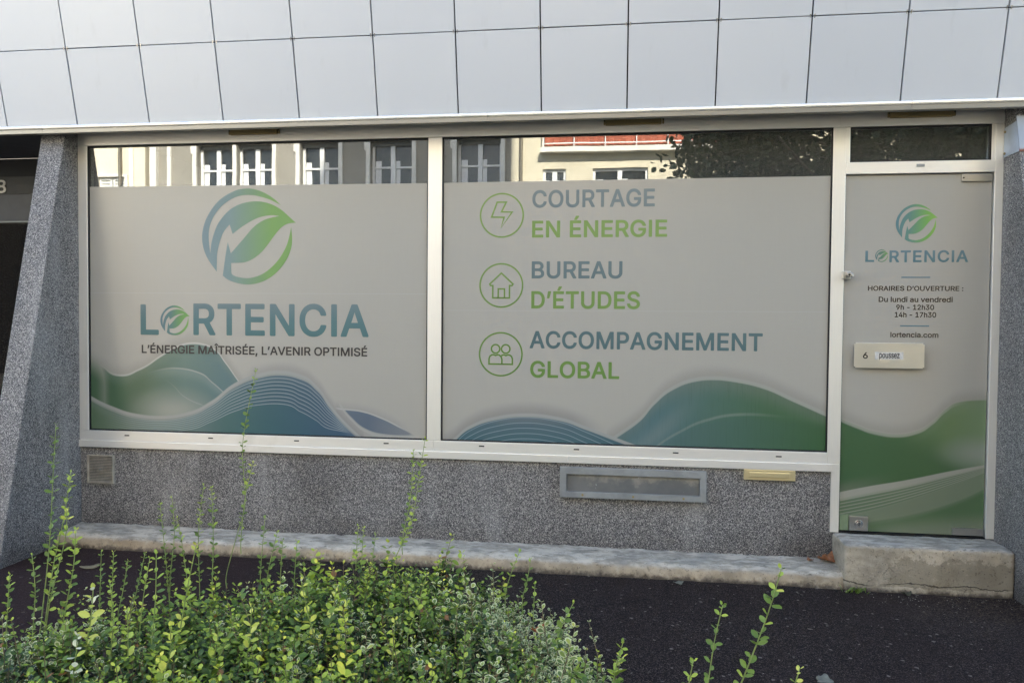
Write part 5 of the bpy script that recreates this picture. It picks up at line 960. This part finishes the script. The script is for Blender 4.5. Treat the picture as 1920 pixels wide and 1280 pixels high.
for i in range(N):
    z = max(hh[i], .06); k = rng.integers(5, 9) + 3*tall[i]; lean = Vector((rng.normal(0,.18), rng.normal(0,.18), 1)).normalized(); a0 = rng.uniform(0, 6.28)
    small = .0260 if stem_var[i] else .0310
    sc = small*rng.uniform(.60, 1.35)
    tn = tone[i]
    for j in range(k):
        s = j*.030*rng.uniform(.85, 1.15); q = Vector((sx[i], sy[i], z)) - lean*s
        if q.z < .02: break
        ang = a0 + j*1.571 + rng.normal(0, .25); sz = sc*(.55 + .45*min(1, j/2.0))
        lift = rng.uniform(.15, .75) + (.5 if j == 0 else 0)
        for h in (0, math.pi):
            d = np.array((math.cos(ang+h), math.sin(ang+h), lift)) + rng.normal(0, .16, 3); d /= np.linalg.norm(d)
            nrm = np.array((0,0,1.0)) - d*d[2]*.9 + rng.normal(0, .25, 3)
            P.append((q.x+d[0]*.004, q.y+d[1]*.004, q.z+d[2]*.004)); D.append(d); NN.append(nrm); L.append(sz); W.append(sz*rng.uniform(.62, .80))
            t = np.clip(1.55 + tn*.9 + (.90 - j*.38) + rng.normal(0, .25), 0, 3.99); b = int(t); col = greens[b]*(1-(t-b)) + greens[b+1]*(t-b)  # inner shade put into the tint: darker lower leaves, lime tips
            if stem_var[i]: col = col*.5 + np.array(c(100,122,74)[:3])*.5
            if rng.random() < .012: col = np.array(c(140,98,56)[:3])
            T.append(col); VV.append(1.0 if stem_var[i] else 0.0); SH.append(shr[i])
    if i % 2 == 0:
        tb = tube([Vector((sx[i], sy[i], z)) - lean*t for t in (0, .1, .2)], .0013, .0024, 3); M_ = twigs[shr[i]]; o = len(M_.v)
        M_.v += tb.v; M_.f += [tuple(q+o for q in f) for f in tb.f]
P, D, NN, L, W, T, VV, SH = map(np.array, (P, D, NN, L, W, T, VV, SH))
shrub_info = [
    ('sparse green evergreen shrub with tall thin shoots at the left front', -2.3, -2.3),
    ('dense green evergreen shrub in the middle with lime and yellow shoots', -1.3, -2.0),
    ('white-edged variegated evergreen shrub beside the dark pavement', -.45, -2.0),
    ('low trailing end of the green planting with lone shoots at the right front', .15, -2.5)]
SHRUB = []
for q, (lab, x, y) in enumerate(shrub_info):
    S_ = thing('evergreen_shrub', lab, 'shrub', (x, y, 0), 'evergreen shrubs in front of the shop'); SHRUB.append(S_)
    mk = SH == q
    V_, F_, e_, kk = leaf_arrays(P[mk], D[mk], NN[mk], L[mk], W[mk])
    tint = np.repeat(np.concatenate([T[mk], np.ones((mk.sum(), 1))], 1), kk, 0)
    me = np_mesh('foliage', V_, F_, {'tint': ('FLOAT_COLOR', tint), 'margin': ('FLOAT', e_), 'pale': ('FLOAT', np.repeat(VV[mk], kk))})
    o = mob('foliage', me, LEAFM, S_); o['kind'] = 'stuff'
    o = mob('twigs', twigs[q].mesh(), STEMS[1], S_); o['kind'] = 'stuff'
# the tall shoots, each with its own leaves
SHOOTS = json.loads('''[[[[-1.89,-1.2,1.327],[-1.976,-1.18,0.931],[-1.972,-1.16,0.61],[-2.029,-1.14,0.427],[-2.102,-1.12,0.196]],0,0.9],[[[-0.941,-1.3,1.003],[-0.979,-1.28,0.788],[-1.019,-1.26,0.576],[-1.114,-1.24,0.359]],0.6,1],[[[-1.015,-1.25,0.931],[-1.034,-1.23,0.692],[-1.081,-1.21,0.463]],0.5,0.9],[[[-1.906,-1.2,0.837],[-1.962,-1.18,0.644],[-1.997,-1.16,0.405]],0.5,0.9],[[[-2.498,-1.9,1.115],[-2.533,-1.88,0.855],[-2.571,-1.86,0.528],[-2.646,-1.84,0.068]],0.1,1],[[[-2.387,-1.95,0.911],[-2.444,-1.93,0.676],[-2.509,-1.91,0.473],[-2.582,-1.89,0.118]],0.7,1],[[[-2.37,-2.0,0.757],[-2.394,-1.98,0.621],[-2.483,-1.96,0.347],[-2.527,-1.94,0.167]],0.8,1.1],[[[-2.327,-2.0,0.67],[-2.354,-1.98,0.504],[-2.405,-1.96,0.327],[-2.462,-1.94,0.123]],0.6,1.1],[[[-2.379,-1.3,0.617],[-2.375,-1.28,0.45],[-2.37,-1.26,0.272],[-2.365,-1.24,0.062]],0.3,0.8],[[[-2.312,-1.3,0.657],[-2.311,-1.28,0.453],[-2.345,-1.26,0.244],[-2.365,-1.24,0.091]],0.1,0.8],[[[-2.252,-1.35,0.559],[-2.232,-1.33,0.386],[-2.217,-1.31,0.182]],0.5,0.8],[[[-2.132,-1.3,0.721],[-2.174,-1.28,0.459],[-2.18,-1.26,0.196]],0.5,0.9],[[[-2.087,-1.3,0.711],[-2.09,-1.28,0.435],[-2.108,-1.26,0.2]],0.4,0.9],[[[-1.791,-1.3,0.572],[-1.822,-1.28,0.335],[-1.838,-1.26,0.215]],0,0.9],[[[-1.678,-1.4,0.521],[-1.73,-1.38,0.344],[-1.754,-1.36,0.24]],0,1],[[[-1.649,-1.4,0.485],[-1.67,-1.38,0.292]],0,1],[[[-1.573,-1.4,0.483],[-1.596,-1.38,0.283]],0,1],[[[-1.587,-2.3,0.726],[-1.635,-2.28,0.555],[-1.686,-2.26,0.333]],1,1.25],[[[-2.353,-1.8,0.511],[-2.374,-1.78,0.338],[-2.398,-1.76,0.152]],0.1,0.7],[[[-2.291,-1.8,0.514],[-2.315,-1.78,0.291],[-2.335,-1.76,0.13]],0.5,0.6],[[[-2.219,-1.8,0.478],[-2.255,-1.78,0.345],[-2.297,-1.76,0.209]],0.0,0.7],[[[-2.2,-1.7,0.483],[-2.253,-1.68,0.31],[-2.317,-1.66,0.117]],0.0,0.6],[[[-1.688,-2.4,0.719],[-1.706,-2.38,0.525],[-1.744,-2.36,0.279]],0.5,1.1],[[[-1.846,-2.2,0.632],[-1.885,-2.18,0.484],[-1.918,-2.16,0.32]],0.9,0.9],[[[-2.473,-2.2,0.533],[-2.5,-2.18,0.404],[-2.526,-2.16,0.281]],0.5,0.8],[[[-2.455,-2.1,0.583],[-2.458,-2.08,0.415],[-2.492,-2.06,0.196]],0.2,0.9],[[[-1.946,-2.4,0.569],[-1.972,-2.38,0.447],[-2.006,-2.36,0.334]],1.8,1.5],[[[-1.877,-2.4,0.6],[-1.879,-2.38,0.453],[-1.903,-2.36,0.32]],0.7,0.9],[[[-1.738,-2.5,0.548],[-1.749,-2.48,0.442],[-1.763,-2.46,0.313]],0.8,1.0],[[[-1.858,-2.6,0.484],[-1.879,-2.58,0.408],[-1.905,-2.56,0.326]],2.6,1.0],[[[-1.163,-2.3,0.613],[-1.15,-2.28,0.5],[-1.126,-2.26,0.371]],1.5,1.2],[[[-1.064,-2.2,0.542],[-1.089,-2.18,0.445],[-1.119,-2.16,0.329]],1.1,1.2],[[[-1.311,-2.4,0.54],[-1.329,-2.38,0.408],[-1.352,-2.36,0.317]],1.1,1.2],[[[-1.324,-2.5,0.539],[-1.366,-2.48,0.447],[-1.428,-2.46,0.318]],0.4,0.9],[[[-1.385,-2.5,0.512],[-1.406,-2.48,0.416],[-1.449,-2.46,0.326]],0.6,1],[[[-1.288,-1.3,0.547],[-1.306,-1.28,0.389]],0.2,0.8],[[[-1.26,-1.3,0.535],[-1.277,-1.28,0.363]],0.5,0.8],[[[-1.195,-1.3,0.511],[-1.221,-1.28,0.366]],0.1,0.8],[[[-0.769,-2.4,0.53],[-0.779,-2.38,0.444],[-0.79,-2.36,0.337]],1.2,1.2],[[[-0.703,-2.2,0.631],[-0.739,-2.18,0.508],[-0.787,-2.16,0.372]],0.6,0.9],[[[-0.431,-1.5,0.522],[-0.471,-1.48,0.417],[-0.503,-1.46,0.306]],0.4,0.9],[[[-0.38,-1.5,0.484],[-0.399,-1.48,0.37],[-0.421,-1.46,0.285]],0.2,0.9],[[[-0.338,-1.7,0.439],[-0.346,-1.68,0.298]],0.4,0.9],[[[0.482,-2.75,0.892],[0.463,-2.73,0.792],[0.434,-2.71,0.679],[0.386,-2.69,0.523],[0.36,-2.67,0.43]],0.35,1.0],[[[0.32,-2.75,0.777],[0.301,-2.73,0.663],[0.287,-2.71,0.525],[0.282,-2.69,0.434]],0.3,0.8],[[[0.233,-2.8,0.629],[0.224,-2.78,0.554],[0.217,-2.76,0.48]],0.3,0.9],[[[0.527,-2.8,0.629],[0.518,-2.78,0.568],[0.512,-2.76,0.503]],1,0.9],[[[0.037,-2.5,0.54],[0.016,-2.48,0.449],[0.008,-2.46,0.367]],0.4,1.0],[[[-0.153,-2.0,0.476],[-0.196,-1.98,0.379],[-0.218,-1.96,0.304]],0.2,1.0],[[[-0.476,-2.6,0.513],[-0.484,-2.58,0.441],[-0.502,-2.56,0.359]],0.3,1.1],[[[-1.506,-2.6,0.535],[-1.523,-2.58,0.423],[-1.572,-2.56,0.306]],0.9,1.2],[[[-0.985,-2.3,0.538],[-1.013,-2.28,0.427],[-1.03,-2.26,0.315]],1.0,1.0]]''')
def one_leaf():
    V_, F_, e_, kk = leaf_arrays(np.zeros((1,3)), np.array([[0,1.,0]]), np.array([[0,0,1.]]), np.array([1.]), np.array([.68]), .3)
    out = []
    for mt in LEAFS:
        me = np_mesh('leaf', V_, F_, {}); me.materials.append(mt); out.append(me)
    return out
LEAF1 = one_leaf()
for pts, tone_, size in SHOOTS:
    base = pts[-1]; q = int(np.digitize(base[0], [-1.75, -.80, -.02])); S_ = SHRUB[q]
    path = [Vector(p) for p in pts][::-1]; path = [path[0] - Vector((0, 0, .08))] + path if path[0].z > .15 else path
    path = spline(path, 6)
    st = tube(path, .0030*size**.5, .0014, 6)
    so = mob('shoot', st.mesh(), STEMS[0 if tone_ > .05 else 0], S_, smooth=True)
    ln = [0.0]
    for a, b in zip(path, path[1:]): ln.append(ln[-1]+(b-a).length)
    tot = ln[-1]; step = .031*size; pos = tot; j = 0; az = random.uniform(0, 6.28)
    while pos > tot*.10 and j < 22:
        i = max(1, next((n for n, v in enumerate(ln) if v >= pos-1e-6), len(ln)-1)); t = (pos-ln[i-1])/max(ln[i]-ln[i-1], 1e-6)
        p = path[i-1].lerp(path[i], t); dr = (path[i]-path[i-1]).normalized()
        f = min(1.0, .5 + j*.17)*random.uniform(.75, 1.2)
        for h in (0, math.pi):
            if j > 1 and random.random() < .10: continue
            a = az + h + random.gauss(0, .25)
            side = (dr.cross(Vector((math.cos(a), math.sin(a), .13)))).normalized()
            d = (side*1.0 + dr*random.uniform(.25, .8) + (dr*.9 if j == 0 else Vector())).normalized()
            up = (Vector((0,0,1)) - d*d.z + Vector((random.gauss(0,.25), random.gauss(0,.25) - .25, 0))).normalized()
            xx = d.cross(up).normalized(); zz = xx.cross(d)
            cls = tone_ + random.gauss(0, .22) + (.35 if j < 3 else 0) - (.15 if j > 7 else 0)
            kcl = 0 if cls < .45 else 1 if cls < 1.15 else 2 if cls < 2.2 else 3
            lo = bpy.data.objects.new('leaf', LEAF1[kcl]); link(lo, so)
            s = .0290*size*f
            R_ = Matrix((xx, d, zz)).transposed().to_4x4()
            lo.matrix_local = Matrix.Translation(p + side*.002) @ R_ @ Matrix.Diagonal((s, s, s, 1))
        az += 1.571 + random.gauss(0, .15); pos -= step*random.uniform(.55, 1.5)*(.55 if j == 0 else 1); j += 1
SOIL = plain('dark planting soil', c(58,46,42), .95, 0, .2, 30)
bed = MB(); bp = [(x, y) for x, y in YB]
bed.v = [(x, y+.04, .008) for x, y in bp] + [(.4, -4.2, .008), (-3.6, -4.2, .008)]; bed.f = [tuple(range(len(bed.v)))[::-1]]
o = mob('planting_bed', bed.mesh(), SOIL); o['kind'] = 'structure'

# ------------------------------------------------------------------ street tree across the road
TR = thing('street_tree', 'leafy dark street tree in front of the cream apartments', 'tree', (4.3, -9.2, 0))
BARK = plain('grey bark', c(96,88,76), .9, 0, .15, 8)
trunk = MB(); tb = tube(spline([(4.3,-9.2,-.1),(4.25,-9.2,1.5),(4.35,-9.25,3.0),(4.3,-9.2,4.6),(4.4,-9.3,6.6)], 4), .19, .07, 10)
trunk.v, trunk.f = tb.v, tb.f; mob('trunk', trunk.mesh(), BARK, TR, smooth=True)
limbs = MB()
for i in range(9):
    a = i*2.4; z = 3.0+i*.38; tip = Vector((4.3+math.cos(a)*2.3, -9.2+math.sin(a)*1.8, z+1.3))
    tb = tube(spline([(4.3,-9.2,z), (4.3+math.cos(a)*.9, -9.2+math.sin(a)*.7, z+.45), tip], 4), .06, .015, 6); o = len(limbs.v)
    limbs.v += tb.v; limbs.f += [tuple(q+o for q in f) for f in tb.f]
mob('limbs', limbs.mesh(), BARK, TR, smooth=True)
nl = 21000; cl = []
for _ in range(100):
    d = rng.normal(0, 1, 3); d /= np.linalg.norm(d); r = rng.random()**.45
    cl.append((5.0+d[0]*3.6*r, -9.2+d[1]*1.9*r, 5.6+d[2]*2.3*r))
cl += [(rng.uniform(1.3, 3.4), rng.uniform(-10,-8.6), rng.uniform(3.9, 6.2)) for _ in range(16)]
cl = np.array(cl); ci = rng.integers(0, len(cl), nl); TP = cl[ci] + rng.normal(0, .38, (nl, 3)); TP = TP[(TP[:,0] > 1.0 + .35*np.sin(TP[:,2]*5)) & (TP[:,1] > -11.6)]; nl = len(TP)
TD = rng.normal(0, 1, (nl, 3)); TD[:,2] -= .5; TD /= np.linalg.norm(TD, axis=1)[:,None]; TN = rng.normal(0, .6, (nl, 3)) + np.array([0,.2,1])
TL = rng.uniform(.09, .17, nl); V_, F_, e_, kk = leaf_arrays(TP, TD, TN, TL, TL*.85)
tint = np.array([c(52,66,34)[:3]])*rng.uniform(.6, 1.5, (nl, 1)); tint = np.repeat(np.concatenate([tint, np.ones((nl,1))], 1), kk, 0)
me = np_mesh('crown', V_, F_, {'tint': ('FLOAT_COLOR', tint), 'margin': ('FLOAT', e_*0), 'pale': ('FLOAT', np.zeros(len(V_)))})
mob('crown', me, LEAFM, TR)

# ------------------------------------------------------------------ litter and weeds
DRY = plain('dry brown leaf', c(146,96,62), .8, 0, .2, 40); DRY2 = plain('grey dry leaf', c(112,112,98), .8, 0, .15, 40)
def dry_leaf(name, label, loc, size, rz, curl, mat, lobes=5):
    m = MB(); n = 26; m.v.append((0, 0, .004))
    for ring, rr in ((0, .5), (1, 1.0)):
        for i in range(n):
            a = 2*math.pi*i/n; r = rr*size*(.62 + .38*abs(math.cos(a*lobes/2.0))**.7)*(1 if ring else .9)
            m.v.append((r*math.cos(a), r*math.sin(a)*.8, curl*(r/size)**2*size*(math.sin(a*2+1)*.6+.6) + random.uniform(0, .002)))
    for i in range(n):
        j = (i+1) % n; m.f += [(0, 1+i, 1+j), (1+i, 1+n+i, 1+n+j, 1+j)]
    o = mob(name, m.mesh(), mat, smooth=True, loc=loc); o.rotation_euler = (0, 0, rz)
    s = o.modifiers.new('thickness', 'SOLIDIFY'); s.thickness = .0008
    return tag(o, label, 'leaf')
dry_leaf('fallen_leaf', 'curled brown leaf in the corner of the footing and the step', (1.335, -.045, .108), .062, .6, .75, DRY)
dry_leaf('fallen_leaf', 'small brown leaf scrap beside the curled one on the footing', (1.235, -.05, .106), .026, 1.9, .5, DRY)
dry_leaf('fallen_leaf', 'grey-green leaf on the pavement below the letter box', (.40, -.31, .004), .034, .3, .3, DRY2)
dry_leaf('fallen_leaf', 'grey dead leaf on the pavement at the bottom edge', (.945, -1.50, .004), .048, 1.2, .25, DRY2)
dry_leaf('fallen_leaf', 'long tan leaf on the dark ground behind the left shoots', (-3.30, -.62, .006), .06, .5, .2, plain('tan leaf', c(124,112,84), .8, 0, .15, 40), 2)
dry_leaf('fallen_leaf', 'rust coloured leaf caught on the variegated shrub', (-.285, -2.12, .40), .030, .5, .8, plain('rust leaf', c(150,84,40), .8, 0, .2, 40))
dry_leaf('fallen_leaf', 'dark curled leaf at the foot of the step', (1.72, -.30, .004), .030, .2, .7, plain('dark leaf', c(66,66,50), .8, 0, .15, 40))
WEED = thing('weed', 'small green weed growing at the corner of the step and footing', 'weed', (1.42, -.29, 0))
wm = MB()
for i in range(26):
    a = random.uniform(0, 6.28); l = random.uniform(.03, .085); b = Vector((1.40+random.uniform(-.05,.10), -.285+random.uniform(-.03,.015), 0))
    t = b + Vector((math.cos(a)*l*.8+.01, -abs(math.sin(a))*l*.5, l*random.uniform(.4, .9))); mid = b.lerp(t, .55) + Vector((0,0,l*.15)); s = Vector((-math.sin(a), math.cos(a), .2))*.004
    n = len(wm.v); wm.v += [tuple(b-s*.4), tuple(b+s*.4), tuple(mid+s), tuple(mid-s), tuple(t)]; wm.f += [(n, n+1, n+2, n+3), (n+3, n+2, n+4)]
o = mob('blades', wm.mesh(), LEAFS[0], WEED); o['kind'] = 'stuff'
pm = MB()                                                     # loose chippings on the asphalt
ico = [(0,0,1),(.9,0,.2),(.28,.85,.2),(-.72,.53,.2),(-.72,-.53,.2),(.28,-.85,.2),(0,0,-.6)]
icf = [(0,1,2),(0,2,3),(0,3,4),(0,4,5),(0,5,1),(6,2,1),(6,3,2),(6,4,3),(6,5,4),(6,1,5)]
def chips(n, xr, yr, sr):
    for _ in range(n):
        x, y, s, a = random.uniform(*xr), random.uniform(*yr), random.uniform(*sr), random.uniform(0, 6.28)
        b = len(pm.v)
        for p in ico:
            q = (p[0]*random.uniform(.7,1.3), p[1]*random.uniform(.6,1.2))
            pm.v.append((x+s*(q[0]*math.cos(a)-q[1]*math.sin(a)), y+s*(q[0]*math.sin(a)+q[1]*math.cos(a)), .001+s*.45*(p[2]+.4)))
        pm.f += [tuple(b+k for k in f) for f in icf]
chips(60, (.3, 2.3), (-1.6, -.3), (.0015, .0035)); chips(90, (1.5, 2.6), (-.48, -.30), (.0015, .0045)); chips(60, (-3.7, .3), (-1.2, -.27), (.0015, .0035))
o = mob('gravel', pm.mesh(), plain('pale chippings', c(176,168,156), .8, 0, .2, 90)); o['kind'] = 'stuff'; o['label'] = 'scattered pale chippings on the pavement'
